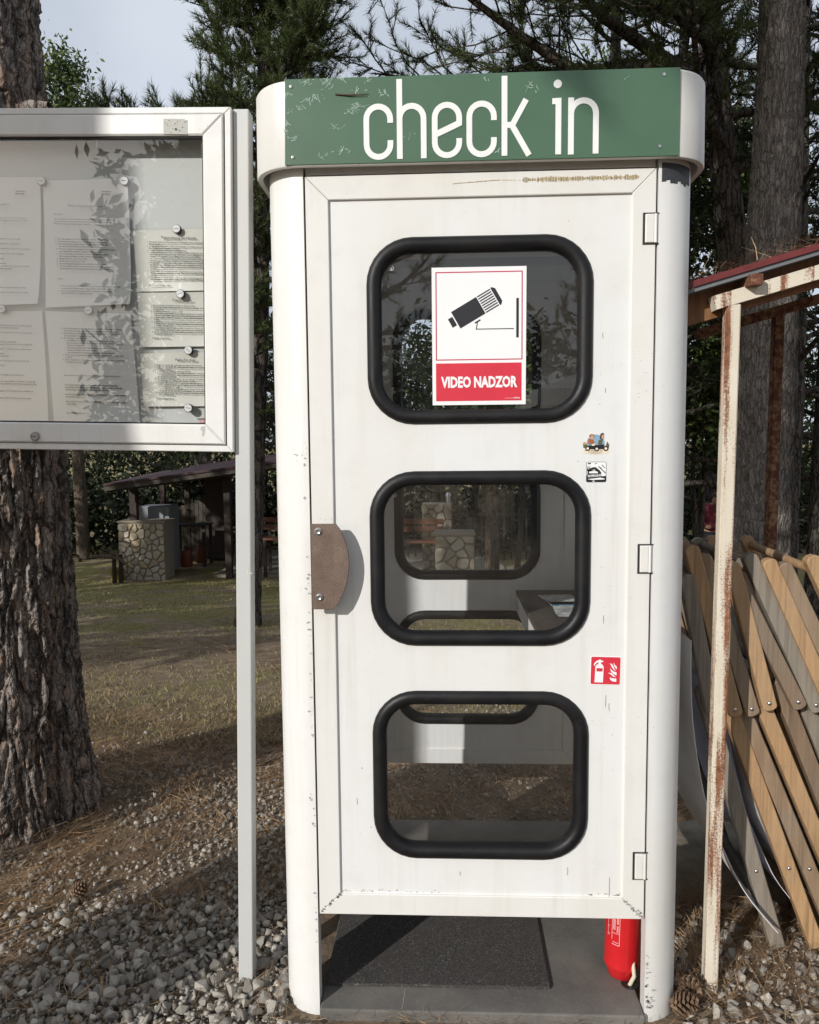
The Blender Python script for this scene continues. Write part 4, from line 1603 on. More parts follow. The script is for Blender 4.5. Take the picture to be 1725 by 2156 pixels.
def paper(name, label, corners, lines, mat='paper', curl=.006, yoff=0.0, text='grey_text'):
    """sheet between four measured corners (tl, tr, br, bl), slightly curled, with its lettering as a part"""
    y = PYB + yoff
    tl, tr, br, bl = [at(c[0], c[1], y) for c in corners]
    t = thing(name, label, 'paper', tuple((bl + br) / 2), 'papers in the notice board')
    n, m = 8, 10
    vs = []

    def yy(i, j):
        a, b = i / n, j / m
        return -curl * (abs(b - .5) * 2) ** 3 * (.4 + .6 * a) - .0015 * math.sin(a * 5 + corners[0][0])
    for j in range(m + 1):
        for i in range(n + 1):
            p = tl.lerp(tr, i / n).lerp(bl.lerp(br, i / n), j / m)
            vs.append((p.x, y + yy(i, j), p.z))
    fs = [(j * (n + 1) + i, j * (n + 1) + i + 1, (j + 1) * (n + 1) + i + 1, (j + 1) * (n + 1) + i) for j in range(m) for i in range(n)]
    mb = MB().add(vs, fs)
    sh = mb.build('sheet', mat, t, True)
    # a clear laminate edge
    e = MB()
    for (p, q) in ((tl, tr), (tr, br), (br, bl), (bl, tl)):
        d = (q - p).normalized(); nn = Vector((-d.z, 0, d.x)) * -.0030
        e.add([(p.x, y - .0022 - curl * .5, p.z), (q.x, y - .0022 - curl * .5, q.z), (q.x - nn.x, y - .003 - curl * .5, q.z - nn.z), (p.x - nn.x, y - .003 - curl * .5, p.z - nn.z)], [(0, 1, 2, 3)])
    e.build('laminate_edge', 'sleeve_clear', t)
    groups = {}
    for (u0, u1, v, h, s, mt, bold) in lines:
        a = at(u0, v, y - curl - .004); b = at(u1, v, y - curl - .004)
        mbx = groups.setdefault(mt, MB())
        put_text(mbx, s, a.x, b.x, a.z - h * .00125 * .35, h * .00125, y - curl - .0036, bold + .014, (b.z - a.z) / (b.x - a.x) - .020)
    for mt, mbx in groups.items():
        mbx.build('lettering', mt, t, fix=False)
    return t


def K(cx, cy):
    return (cx * .3223, 336.9 + cy * .3223)


def block(lines, start, step, h, bold=0.0, mt='grey_text'):
    """(cx0, cx1, text) rows in the measured close-up, one under the other"""
    out = []
    cy = start
    for (c0, c1, s) in lines:
        if s:
            u0, v = K(c0, cy); u1, _ = K(c1, cy)
            out.append((u0, u1, v, h, s, mt, bold))
        cy += step
    return out


def one(c0, c1, cy, h, s, mt='grey_text', bold=0.0):
    u0, v = K(c0, cy); u1, _ = K(c1, cy)
    return [(u0, u1, v, h, s, mt, bold)]


# upper German sheet
L = one(660, 725, 205, 3.6, 'camping', 'title_grey', .02) + one(660, 716, 221, 3.8, 'peruca', 'title_grey', .03) + one(443, 668, 298, 4.0, 'Platzordnung Camping Peruca', 'title_grey') + one(350, 410, 353, 3.0, 'Liebe Gäste,', 'title_grey')
L += block([(352, 748, 'Wir heißen Sie herzlich willkommen und wünschen Ihnen einen erholsamen'), (352, 728, 'Aufenthalt bei uns, bitte beachten Sie unsere Regeln und lesen Sie die'), (352, 590, 'Platzordnung aufmerksam durch.')], 384, 15.5, 2.9, 0, 'title_grey')
L += block([(360, 705, '1.  Der Campingplatz ist von 24. April bis 31. Oktober 24 h geöffnet'), (362, 703, '2.  Das Betreten des Platzes ist nur nach Anmeldung an der Rezeption'), (363, 704, '3.  Die Anmeldung erfolgt jederzeit in der Check in Box, die'), (382, 670, 'erforderliche Anmeldung und Bezahlung vorzunehmen.'),
            (366, 748, '4.  Personen, welche ohne gültigen Personalausweis Einlass am Platz suchen'), (385, 670, 'und angetroffen werden, müssen diesen verlassen'), (368, 705, '5.  Der Aufenthalt von Kindern ist nur in Begleitung eines'), (386, 672, 'Erziehungsberechtigten erlaubt, welcher für sie haftet.'),
            (370, 570, '6.  Mittagsruhe von 13 Uhr bis 15 Uhr'), (371, 555, '7.  Nachtruhe von 23 Uhr bis 7 Uhr'), (372, 702, '8.  Die Höchstgeschwindigkeit auf dem Gelände beträgt 10 km/h'), (373, 730, '9.  Die Erste Hilfe Koffer und ein Feuerlöscher befinden sich beim'), (390, 710, 'Sanitärbereich und sind jederzeit für jeden zur Verfügung.')], 515, 16.1, 3.1, .008)
L += one(377, 414, 775, 3.0, 'Regeln:') + block([(381, 788, '1.  Das Anschließen von Geräten/Kabel ans Stromnetz ist lediglich an den dafür'), (400, 695, 'vorgesehenen Stellen möglich, bitte sparsam verwenden.'), (382, 728, '2.  Das Geschirrspülen darf ausschließlich in den dafür vorgesehenen'), (402, 605, 'Abwaschbecken durchgeführt werden.')], 821, 16.2, 3.0, .008)
paper('notice_paper', 'large laminated German rules sheet in the upper middle of the notice board', ((91, 381), (271, 378), (278, 641), (98, 648)), L, curl=.010)
# upper left English sheet
L = one(100, 166, 203, 3.6, 'camping', 'title_grey', .02) + one(100, 158, 218, 3.8, 'peruca', 'title_grey', .03) + one(-110, 62, 286, 4.0, 'House rules and regulations', 'title_grey')
L += block([(-240, 172, 'We welcome you and wish you a pleasant stay with us. In order to make it'), (-240, 181, 'enjoyable for all, please read the campsite regulations, thank you very')], 372, 15.7, 3.0, 0, 'title_grey')
L += block([(-240, 135, 'The campsite is open from the 24th April to 31st October'), (0, 0, ''), (-240, 132, 'Please register at the box yourself to make the registration'), (0, 0, ''), (-240, 196, 'Persons without identity card or their own must leave the campsite'), (0, 0, ''), (-240, 158, 'Children may stay in the campsite only with adults.'), (0, 0, ''), (-240, 26, 'Quiet hours start at 11 o clock.'), (0, 0, ''), (-240, 46, 'The speed limit is 10 km/h.'), (-240, 192, 'First aid boxes and fire extinguishers are located at the sanitary area and'), (-240, 80, 'can be used in case of an emergency.')], 509, 16.1, 3.0, .006)
L += block([(-240, 168, 'Connecting of devices to the mains is only possible in the'), (0, 0, ''), (-240, 182, 'Washing of dishes must only be carried out in the')], 826, 16, 3.0, .006)
paper('notice_paper', 'English regulations sheet at the upper left edge of the notice board', ((-112, 372), (88, 376), (84, 641), (-106, 646)), L, curl=.012)
# lower left English sheet
L = block([(-200, 205, 'The sanitary facilities for common use (sink, tubs, urinals and toilets) must'), (-200, 120, 'be used according to regulations and purpose.'), (0, 0, ''), (-200, 207, 'Washing of vehicles, replacement of engine oil, etc. are prohibited'), (0, 0, ''), (0, 0, ''), (0, 0, ''), (-200, 108, 'to put rubbish in the designated container.'), (-200, 208, 'dispose of greywater and the chemical toilet only in the designated'), (0, 0, ''), (-200, 204, 'keep order and cleanliness on the pitch / campground or on the entire'), (0, 0, ''), (-200, 32, 'not to make any noise.'), (-200, 58, 'respect privacy of other campers.'), (0, 0, ''), (-200, 194, 'It is forbidden to break off branches, to damage trees with nails, etc.'), (0, 0, ''), (-200, 32, 'It is prohibited to light an open fire.'), (0, 0, ''), (0, 0, ''), (0, 0, ''), (-200, 158, 'Complaints please send by email to info@perucacamping.com')], 1075, 15.4, 3.0, .006)
L += block([(-200, 228, 'The campsite management accepts no responsibility for stolen or damaged'), (-200, 237, 'property of the campers and is not responsible for any injury sustained by the'), (0, 0, ''), (0, 0, ''), (-200, 215, 'Failure to comply with these regulations will invalidate the possibility of'), (0, 0, ''), (0, 0, ''), (-200, 203, 'Please preserve with us this BEAUTIFUL AND UNIQUE natural paradise.')], 1441, 15.6, 3.1, .02)
paper('notice_paper', 'English sheet with bold last lines at the lower left edge of the notice board', ((-105, 655), (90, 655), (104, 891), (-92, 891)), L, curl=.004, yoff=.0045)
# lower German sheet
L = block([(397, 795, '3.  Die Sanitäranlagen für den gemeinsamen Gebrauch (Waschbecken, Pissoir'), (416, 768, 'und Toiletten) müssen vorschrifts- und zweckgemäß genutzt werden.'), (398, 783, '4.  Das Waschen von Fahrzeugen, der Austausch von Motoröl, u.ä. sind auf'), (420, 620, 'dem gesamten Campingplatz untersagt.'), (400, 572, '5.  Der Camper verpflichtet sich'), (421, 745, '-   die Abfälle in die dafür vorgesehenen Behälter zu entsorgen.'), (422, 803, '-   das Grauwasser und die Chemie-Toilette nur an den dafür vorgesehenen'), (438, 540, 'Stellen zu entsorgen.'), (424, 786, '-   Ordnung und Sauberkeit auf dem gesamten Campingplatz zu halten.'), (425, 634, '-   keinen unnötigen Lärm zu erzeugen.'), (427, 750, '-   die Privatsphäre der anderen Campinggäste zu respektieren.'), (409, 808, '6.  Es ist verboten, Äste abzubrechen, Bäume mit Nägeln zu beschädigen oder'), (430, 474, 'zu fällen.'), (411, 815, '7.  Es ist untersagt ein offenes Feuer/Feuerstelle ausserhalb der vorgegebenen'), (432, 550, 'Grillstelle zu errichten.')], 1100, 15.7, 3.0, .006)
L += one(418, 786, 1406, 3.0, 'Beschwerden richten Sie bitte per E-Mail an: info@perucacamping.com')
L += block([(423, 768, 'Die Campingplatzverwaltung übernimmt keine Verantwortung für'), (424, 797, 'entwendetes oder beschädigtes Eigentum des Campers und ist nicht für'), (426, 722, 'Verletzungen, welche die Gäste erleiden, verantwortlich.'), (0, 0, ''), (428, 826, 'Bei Nichtbeachtung dieser Platzordnung wird die Möglichkeit eines weiteren'), (429, 545, 'Aufenthalts entzogen.'), (0, 0, ''), (431, 827, 'Bitte erhalten Sie mit uns dieses SCHÖNE UND EINZIGARTIGE Naturparadies,'), (432, 497, 'vielen Dank!')], 1469, 15.5, 3.1, .022)
L += one(436, 585, 1653, 3.2, 'Das CAMPING PERUCA Team')
paper('notice_paper', 'German sheet with bold last lines in the lower middle of the notice board', ((96, 655), (276, 661), (296, 891), (115, 891)), L, curl=.004, yoff=.0045)
# three sheets about dogs
L = one(1053, 1280, 506, 5.0, 'Platzordnung für Hunde', 'title_grey') + block([(960, 1340, '1.  Die Hunde dürfen auf dem gesamten Campingplatz nicht unbeaufsichtigt'), (972, 1052, 'gelassen werden.'), (960, 1347, '2.  Hunde dürfen die anderen Gäste nicht belästigen und dürfen sich nicht auf'), (972, 1178, 'ihren Stellplätzen/Zeltplätzen aufhalten.'), (962, 1222, '3.  Es sind höchstens 2 Hunde pro Stellplatz erlaubt.'), (962, 1342, '4.  Hunde müssen immer an einer Leine geführt werden. Bei Bedarf oder bei'), (975, 1345, 'Aufforderung durch die zuständigen Behörden muss ein Maulkorb in der'), (975, 1308, 'richtigen Größe mitgeführt werden (Ministerialverordnung 03.03.2009).'), (964, 1335, '5.  Der Zugang für Tiere zum Badestrand ist leider nicht erlaubt. Sie finden'), (976, 1348, 'bestimmt in der angrenzenden Umgebung ein Badeplätzchen für Ihren Liebling.'), (966, 1348, '6.  Die jeweiligen Besitzer müssen dafür sorgen, dass während des Aufenthaltes'), (978, 1345, 'die Gesundheits- und Hygienevorschriften nicht eingehalten werden. Die'), (980, 1348, 'Hinterlassenschaften müssen sofort eingesammelt und entsprechend entsorgt'), (980, 1022, 'werden.'), (968, 1348, '7.  Hunde dürfen nur im entsprechenden "Duschbereich für Hunde" neben dem'), (982, 1340, 'Wohnmobilservice gewaschen werden. Tiere sind in den Sanitäranlagen'), (984, 1030, 'verboten.'), (970, 1325, '8.  Für Schäden, die durch Hunde an Dritten oder an Einrichtungen der'), (984, 1335, 'Ferienanlage verursacht werden, haftet in vollem Umfang der Besitzer.')], 534, 13.6, 2.9, .004)
L += one(973, 1112, 817, 3.3, 'Das Camping Peruca Team')
paper('notice_paper', 'German dog rules, topmost of the three sheets at the right of the notice board', ((280, 485), (441, 482), (444, 612), (290, 614)), L, 'paper_warm', .003, -.001)
L = one(1127, 1252, 916, 5.0, 'Pravila za pse', 'title_grey') + block([(985, 1275, '1.  Psi se ne smiju ostavljati bez nadzora u cijelom kampu.'), (986, 1362, '2.  Psi ne smiju smetati ostalim gostima i ne smiju biti na njihovim parcelama /'), (1003, 1065, 'kampovima.'), (987, 1196, '3.  Dopušteno je najviše 2 psa po parceli.'), (988, 1364, '4.  Psi se uvijek moraju držati na uzici. Ako to zahtijevaju ili zatraže nadležna'), (1005, 1364, 'tijela, mora nositi njušku odgovarajuće veličine. (Ministarska naredba 03.03.2009)'), (989, 1364, '5.  Pristup životinja na plažu nije dopušten. U okolici ćete naći kupalište za vašeg'), (1007, 1038, 'dragog.'), (990, 1362, '6.  Odgovarajući vlasnici moraju se pobrinuti da se tijekom boravka strogo'), (1009, 1360, 'poštuju propisi o zdravlju i higijeni. Nasljeđe se mora odmah prikupiti i'), (1010, 1127, 'u skladu s tim zbrinuti.'), (992, 1364, '7.  Psi se mogu prati samo u odgovarajućem "prostoru za tuširanje pasa" pored'), (1012, 1338, 'usluge kampera. Životinje su zabranjene u sanitarnim prostorijama.'), (993, 1362, '8.  Za štetu koju prouzroče psi trećim osobama ili objektima resorta, vlasnik je u'), (1014, 1125, 'potpunosti odgovoran.')], 948, 13.4, 2.9, .004)
L += one(994, 1108, 1162, 3.3, 'Camping Peruca Team')
paper('notice_paper', 'Croatian dog rules, middle of the three sheets at the right of the notice board', ((290, 617), (444, 614), (446, 729), (295, 731)), L, 'paper_warm', .003)
L = one(1146, 1278, 1305, 5.0, 'Rules for dogs', 'title_grey') + block([(1008, 1322, '1.  Dogs must not be left unattended throughout the campsite.'), (1009, 1340, '2.  Dogs must not bother the other guests and may not be on their'), (1027, 1120, 'pitches / campsites.'), (1011, 1247, '3.  A maximum of 2 dogs per pitch are allowed.'), (1012, 1368, '4.  Dogs must always be kept on a leash. If required or requested by the'), (1030, 1358, 'competent authorities, a muzzle of the correct size must be carried.'), (1030, 1160, '(Ministerial Order 03.03.2009).'), (1015, 1370, '5.  The access for animals to the beach is not allowed. You will find in the'), (1033, 1275, 'surrounding area a bathing place for your darling.'), (1016, 1374, '6.  The respective owners must ensure that the health and hygiene regulations'), (1036, 1374, 'strictly observed during the stay. The legacies must be collected immediately'), (1037, 1175, 'and disposed of accordingly.'), (1018, 1374, '7.  Dogs may only be washed in the appropriate "shower area for dogs" next to'), (1039, 1360, 'the camper service. Animals are prohibited in the sanitary facilities.'), (1020, 1374, '8.  For damage caused by dogs to third parties or facilities of the resort, the'), (1040, 1137, 'owner is fully liable.')], 1338, 13.0, 2.9, .004)
L += one(1022, 1135, 1558, 3.3, 'Team Camping Peruca')
paper('notice_paper', 'English rules for dogs, lowest of the three sheets at the right of the notice board', ((296, 744), (448, 741), (450, 855), (303, 856)), L, 'paper_warm', .003)
mb = MB()
a = at(416, 881, .112); b = at(445, 893, .112)
mb.box(a.x, b.x + .002, .1115, .112, b.z, a.z)
stk = tag(mb.build('maker_sticker', 'pale_pink'), 'small pink maker sticker in the lower right corner of the notice board glass', 'sticker')
mb = MB()
mb.box(a.x, b.x + .002, .1111, .1114, a.z - .0030, a.z - .0002)
mb.build('dark_edge', 'black_print', stk)
mb = MB()
put_text(mb, 'auto', a.x + .005, a.x + .015, b.z + .003, .003, .1111, 0)
put_text(mb, 'Darba', a.x + .016, b.x, b.z + .003, .0042, .1111, .02)
stroke(mb, [(a.x + .004, b.z + .007), (a.x + .014, b.z + .0105), (a.x + .026, b.z + .0095), (a.x + .034, b.z + .006)], .0006, .1110, .1114)
mb.build('lettering', 'red_print', stk)

# round clear-topped magnets
glass('magnet_clear', (.93, .92, .93), 1.5, .35)
names = [('left of the two magnets along the top of the papers', 86, 380), ('magnet at the top right corner of the upper German sheet', 261, 380), ('magnet between the upper and lower German sheets', 185, 653), ('magnet at the very left edge of the notice board glass', 2, 650),
         ('magnet above the title of the topmost dog rules sheet', 371, 481), ('magnet above the title of the Croatian dog rules', 379, 618), ('magnet above the title of the English dog rules', 396, 737), ('lowest magnet, under the English dog rules', 396, 859)]
for nm, u, v in names:
    p = at(u, v, .112)
    t = thing('magnet', 'round ' + nm, 'magnet', (p.x, .112, p.z), 'round magnets on the notice board')
    MB().lathe([(.0108, .1245), (.0112, .122), (.0112, .1145), (.0104, .1135)], 24, (p.x, p.z), axis='y').build('ring', 'black_print', t, True, angle=30)
    MB().lathe([(.0098, .1133), (.0098, .1122), (.0092, .1118)], 24, (p.x, p.z), axis='y').build('face', 'poster_white', t, True, angle=30)
    mb = MB()
    a_ = random.uniform(-.9, .4)
    stroke(mb, [(p.x - .006 * math.cos(a_), p.z - .006 * math.sin(a_)), (p.x + .006 * math.cos(a_), p.z + .006 * math.sin(a_))], .0009, .1113, .1116)
    mb.build('scratch', 'grey_text', t)

# ================================================================== DECK CHAIRS
def rail(mb, p, q, w, y0, y1, round_p=True, round_q=True):
    """flat wooden rail from p to q (x, z), rounded ends"""
    p = Vector(p); q = Vector(q)
    d = (q - p).normalized(); n = Vector((-d.y, d.x))
    pts = []
    k = 6
    h = w / 2
    if round_q:
        for i in range(k + 1):
            a = PI / 2 - PI * i / k
            pts.append(tuple(q + n * h * math.sin(a) + d * h * .55 * math.cos(a)))
    else:
        pts += [tuple(q + n * h), tuple(q - n * h)]
    if round_p:
        for i in range(k + 1):
            a = -PI / 2 + PI * i / k
            pts.append(tuple(p + n * h * math.sin(a) - d * h * .75 * math.cos(a)))
    else:
        pts += [tuple(p - n * h), tuple(p + n * h)]
    pts = [pts[i] for i in range(len(pts)) if (Vector(pts[i]) - Vector(pts[i - 1])).length > 1e-5]
    mb.prism(pts, y0, y1, bev=.0025)


def sling(mb, p, q, y0, y1, belly, sag_at=.6):
    """canvas between two dowels, hanging to the lower left"""
    p = Vector(p); q = Vector(q)
    d = (q - p); n = Vector((d.y, -d.x)).normalized()
    if n.x > 0:
        n = -n
    m = 16
    vs = []
    for s in (0, .0015):
        for i in range(m + 1):
            t_ = i / m
            b = belly * (4 * t_ * (1 - t_)) * (1 + .8 * (t_ - .5) * (sag_at - .5) * 4)
            c = p + d * t_ + n * (b + s)
            for j in range(5):
                yy = y0 + (y1 - y0) * j / 4
                vs.append((c.x, yy, c.y + .004 * math.sin(i * 1.3 + j)))
    fs = []
    W = 5
    for s in range(2):
        o = s * (m + 1) * W
        for i in range(m):
            for j in range(W - 1):
                fs.append((o + i * W + j, o + i * W + j + 1, o + (i + 1) * W + j + 1, o + (i + 1) * W + j))
    o = (m + 1) * W
    for i in range(m):
        fs.append((i * W, (i + 1) * W, o + (i + 1) * W, o + i * W))
    mb.add(vs, fs)


# (top, end at bolt, second rail top, foot), wood, sling colour, label
CH = [
    (((.579, 1.066), (.655, .700)), ((.640, .740), (.868, -.012)), 'wood_grey', 'fabric_white', 'grey weathered folded deck chair with white canvas, nearest the booth', .085),
    (((.592, 1.145), (.719, .690)), ((.690, .76), (.982, -.012)), 'wood_honey', 'fabric_lavender', 'honey coloured folded deck chair with printed pale canvas, second from the booth', .045),
    (((.628, 1.120), (.768, .690)), ((.730, .745), (1.052, -.012)), 'wood_brown', 'fabric_white', 'brown folded deck chair between the honey one and the rusty post chairs', .06),
    (((.700, 1.100), (.810, .710)), ((.798, .72), (1.110, -.012)), 'wood_honey', 'fabric_white', 'honey coloured folded deck chair whose bolt end is split, fourth from the booth', .05),
    (((.712, 1.065), (.893, .713)), ((.850, .76), (1.165, -.012)), 'wood_umber', 'fabric_navy', 'dark brown folded deck chair with navy canvas, fifth from the booth', .05),
    (((.752, 1.120), (.944, .702)), ((.905, .76), (1.220, -.012)), 'wood_grey', 'fabric_white', 'silver grey folded deck chair standing tallest in the middle of the pile', .05),
    (((.798, 1.108), (.992, .683)), ((.955, .75), (1.275, -.012)), 'wood_honey', 'fabric_teal', 'bright honey folded deck chair right of the silver grey one', .05),
    (((.842, 1.096), (1.045, .684)), ((1.01, .75), (1.330, -.012)), 'wood_brown', 'fabric_yellow', 'grey brown folded deck chair with yellow canvas at the right of the pile', .05),
    (((.919, 1.115), (1.125, .684)), ((1.08, .75), (1.400, -.012)), 'wood_honey', 'fabric_white', 'orange folded deck chair at the right edge of the photo', .05),
    (((.735, 1.060), (.850, .720)), ((.815, .78), (1.140, -.012)), 'wood_honey', 'fabric_white', 'honey coloured folded deck chair half hidden behind the dark brown one', .03),
    (((.655, 1.075), (.740, .720)), ((.715, .79), (1.015, -.012)), 'wood_umber', 'fabric_white', 'brown folded deck chair half hidden behind the rusty post', .03),
    (((.880, 1.045), (1.080, .700)), ((1.045, .78), (1.365, -.012)), 'wood_brown', 'fabric_white', 'brown folded deck chair with a low top half hidden at the right edge', .03),
]
for i, ((ut, ub), (lt, lf), wd, fab, lab, bel) in enumerate(CH):
    yb = .275 + .006 * (i % 3) + (.062 if i > 8 else 0)
    ch = thing('deck_chair', lab, 'deck chair', (lf[0], yb + .25, -.02), 'folded deck chairs stacked under the lean-to')
    YF = yb + .50 - .01 * (i % 2)
    for (y_, nm) in ((yb, 'near'), (YF, 'far')):
        s_ = -1 if nm == 'near' else 1
        far_dx = .035 if nm == 'far' else 0
        dz = .02 * ((i * 37) % 5 - 2) / 2 if nm == 'far' else 0
        sh = lambda p: (p[0] + far_dx, p[1] + dz * (p[1] > .2))
        MB_ = MB(); rail(MB_, sh(ut), sh(ub), .039, y_ + (-.034 if s_ < 0 else .003), y_ + (-.005 if s_ < 0 else .030)); MB_.build('upper_rail', wd, ch)
        MB_ = MB(); rail(MB_, sh(lt), (lf[0] + far_dx, lf[1]), .041, y_ + (-.003 if s_ < 0 else -.026), y_ + (.027 if s_ < 0 else .001), True, False); MB_.build('lower_rail', wd, ch)
        d = (Vector(ub) - Vector(ut)).normalized()
        bp = Vector(ub) - d * .012
        if nm == 'near':
            MB().lathe([(.0062, y_ - .0335), (.0058, y_ - .0360), (.0035, y_ - .0380), (.0008, y_ - .0386)], 12, (bp.x, bp.y), axis='y').build('bolt', 'steel', ch, True)
            d2 = (Vector(lf) - Vector(lt)).normalized()
            b2 = Vector(lt) + d2 * (Vector(lf) - Vector(lt)).length * .69
            MB().lathe([(.0058, y_ - .0025), (.0054, y_ - .0055), (.0032, y_ - .0075), (.0008, y_ - .0080)], 12, (b2.x, b2.y), axis='y').build('bolt', 'steel', ch, True)
    d = (Vector(ub) - Vector(ut)).normalized()
    a = Vector(ut) + d * .035
    MB().tube([(a.x, yb - .004, a.y), (a.x + .035, YF + .004, a.y + .005)], .0125, 12).build('cross_bar', wd, ch, True)
    d = (Vector(lf) - Vector(lt)).normalized()
    b = Vector(lf) - d * .10
    MB().tube([(b.x, yb + .027, b.y), (b.x + .035, YF - .026, b.y)], .0125, 12).build('cross_bar', wd, ch, True)
    mb = MB()
    p0_ = Vector(lt) + Vector((-.012, .02)); q0_ = Vector(lf) - d * .10
    if i == 0:
        p0_, q0_ = Vector((.588, .90)), Vector((.846, .060))
    elif i == 1:
        p0_, q0_ = Vector((.715, .70)), Vector((.935, .085))
    sling(mb, p0_, q0_, yb + (.036 if i else -.045), YF - .030, bel, .62)
    mb.build('canvas', fab, ch, True)

# ================================================================== LEAN-TO
shed = thing('lean_to', 'small lean-to with red sheet roof on rusty square posts over the deck chairs', 'shelter', (.9, .45, -.03))


def bar(mb, p, q, w, h):
    """rectangular bar between two points"""
    p = Vector(p); q = Vector(q); d = (q - p).normalized()
    s_ = d.cross(Vector((0, 0, 1)))
    if s_.length < .05:
        s_ = Vector((1, 0, 0)) - d * d.x
    s_.normalize(); u_ = s_.cross(d)
    vs = []
    for c in (p, q):
        for (a, b) in ((-1, -1), (1, -1), (1, 1), (-1, 1)):
            vs.append(c + s_ * a * w / 2 + u_ * b * h / 2)
    mb.add(vs, [(0, 1, 2, 3), (7, 6, 5, 4), (0, 4, 5, 1), (1, 5, 6, 2), (2, 6, 7, 3), (3, 7, 4, 0)])
    return mb


def post_bar(name, p, q, mat):
    mb = MB(); bar(mb, p, q, .034, .034)
    bm = bmesh.new(); me = bpy.data.meshes.new('t'); me.from_pydata(mb.v, [], mb.f); bm.from_mesh(me); bpy.data.meshes.remove(me)
    bmesh.ops.recalc_face_normals(bm, faces=bm.faces)
    bmesh.ops.bevel(bm, geom=list(bm.edges), offset=.003, segments=2, affect='EDGES')
    return MB().bm(bm).build(name, mat, shed)


post_bar('post', (.619, .122, -.14), (.633, .122, 1.780), 'rusty_paint')
post_bar('post', (1.070, .90, -.15), (1.078, .90, 1.885), 'rust_brown')
post_bar('post', (1.62, .137, -.15), (1.62, .137, 2.08), 'rusty_paint')
mb = MB(); bar(mb, (.585, .122, 1.782), (1.75, .122, 2.109), .036, .034); mb.build('beam', 'rusty_paint', shed)
mb = MB(); bar(mb, (.80, .90, 1.815), (1.75, .90, 2.082), .036, .034); mb.build('beam', 'rust_brown', shed)
RS = .281                                                          # rise of the roof per metre to the right
def rz(x): return 1.800 + (x - .50) * RS
for k, (ya, yb_, m_) in enumerate(((.160, .36, 'wood_beam'), (.362, .56, 'wood_beam'), (.562, .76, 'wood_beam'), (.762, .96, 'wood_beam'))):
    mb = MB()
    vs = [(x, y, rz(x) + dz) for x in (.50, 1.9) for y in (ya, yb_) for dz in (-.024, -.006)]
    mb.add(vs, [(0, 1, 3, 2), (4, 6, 7, 5), (0, 4, 5, 1), (2, 3, 7, 6), (0, 2, 6, 4), (1, 5, 7, 3)])
    mb.build('board', m_, shed)
mb = MB(); bar(mb, (.50, .152, 1.761), (1.9, .152, 2.154), .016, .072); mb.build('fascia_board', 'wood_beam', shed)
mb = MB(); bar(mb, (.672, .070, 1.8305), (.672, .95, 1.8305), .030, .026); mb.build('purlin', 'rust_brown', shed)
mb = MB(); bar(mb, (1.25, .070, 1.993), (1.25, .95, 1.993), .030, .026); mb.build('purlin', 'rust_brown', shed)
mb = MB()
ya, yb_ = .085, 1.02
vs = [(x, y, rz(x) + dz) for x in (.495, 1.95) for y in (ya, yb_) for dz in (-.0025, .0085)]
mb.add(vs, [(0, 1, 3, 2), (4, 6, 7, 5), (0, 4, 5, 1), (2, 3, 7, 6), (0, 2, 6, 4), (1, 5, 7, 3)])
mb.build('roof_core', 'roof_grey', shed)
mb = MB()
vs = [(x, y, rz(x) + dz) for x in (.490, 1.955) for y in (ya - .006, yb_ + .006) for dz in (.009, .0245)]
mb.add(vs, [(0, 1, 3, 2), (4, 6, 7, 5), (0, 4, 5, 1), (2, 3, 7, 6), (0, 2, 6, 4), (1, 5, 7, 3)])
mb.build('roof_sheet', 'roof_red', shed)
# needles caught on that roof
P = np.stack([RNG.uniform(.50, 1.4, 900), RNG.uniform(.085, .5, 900), np.zeros(900)], 1)
P[:, 2] = 1.800 + (P[:, 0] - .50) * RS + .0255 + RNG.random(900) ** 2 * .025
an = RNG.uniform(0, 2 * PI, 900)
D = np.stack([np.cos(an), np.sin(an) * .6, RNG.normal(size=900) * .25 + .15], 1)
V1, F1 = blades(P, D, RNG.uniform(.04, .11, 900), np.full(900, .0016), RNG.normal(size=900) * .02, RNG)
tag(np_mesh('roof_needle_litter', V1, F1, 'dry_needle'), 'dry pine needles lying along the red lean-to roof', 'pine needles', None, 'stuff')

# pine cones by the post
def cone(loc, s, rz_, label):
    c = thing('pine_cone', label, 'pine cone', loc, 'pine cones at the foot of the booth', (R(70), 0, rz_))
    LOCAL.add(c)
    mb = MB()
    for k in range(70):
        t_ = k / 70
        a = k * 2.39996
        r0 = (.012 + .022 * math.sin(PI * min(1, t_ * 1.02 + .05)) ** .8) * s
        z = (t_ - .5) * .065 * s
        c0, s0 = math.cos(a), math.sin(a)
        e = Vector((c0, s0, 0)); u_ = Vector((-s0, c0, 0)); b = Vector((0, 0, z))
        tip = b + e * r0 + Vector((0, 0, .006 * s))
        w_ = .0065 * s
        mb.add([b + e * .004 * s - u_ * w_ * .5, b + e * .004 * s + u_ * w_ * .5, tip + u_ * w_, tip + Vector((0, 0, .003 * s)) + e * .002, tip - u_ * w_, b + e * r0 * .6 + Vector((0, 0, -.003 * s))],
               [(0, 1, 2, 3, 4), (0, 5, 4), (1, 2, 5), (5, 2, 3, 4)])
    mb.build('scales', 'cone_brown', c, fix=False)
    return c


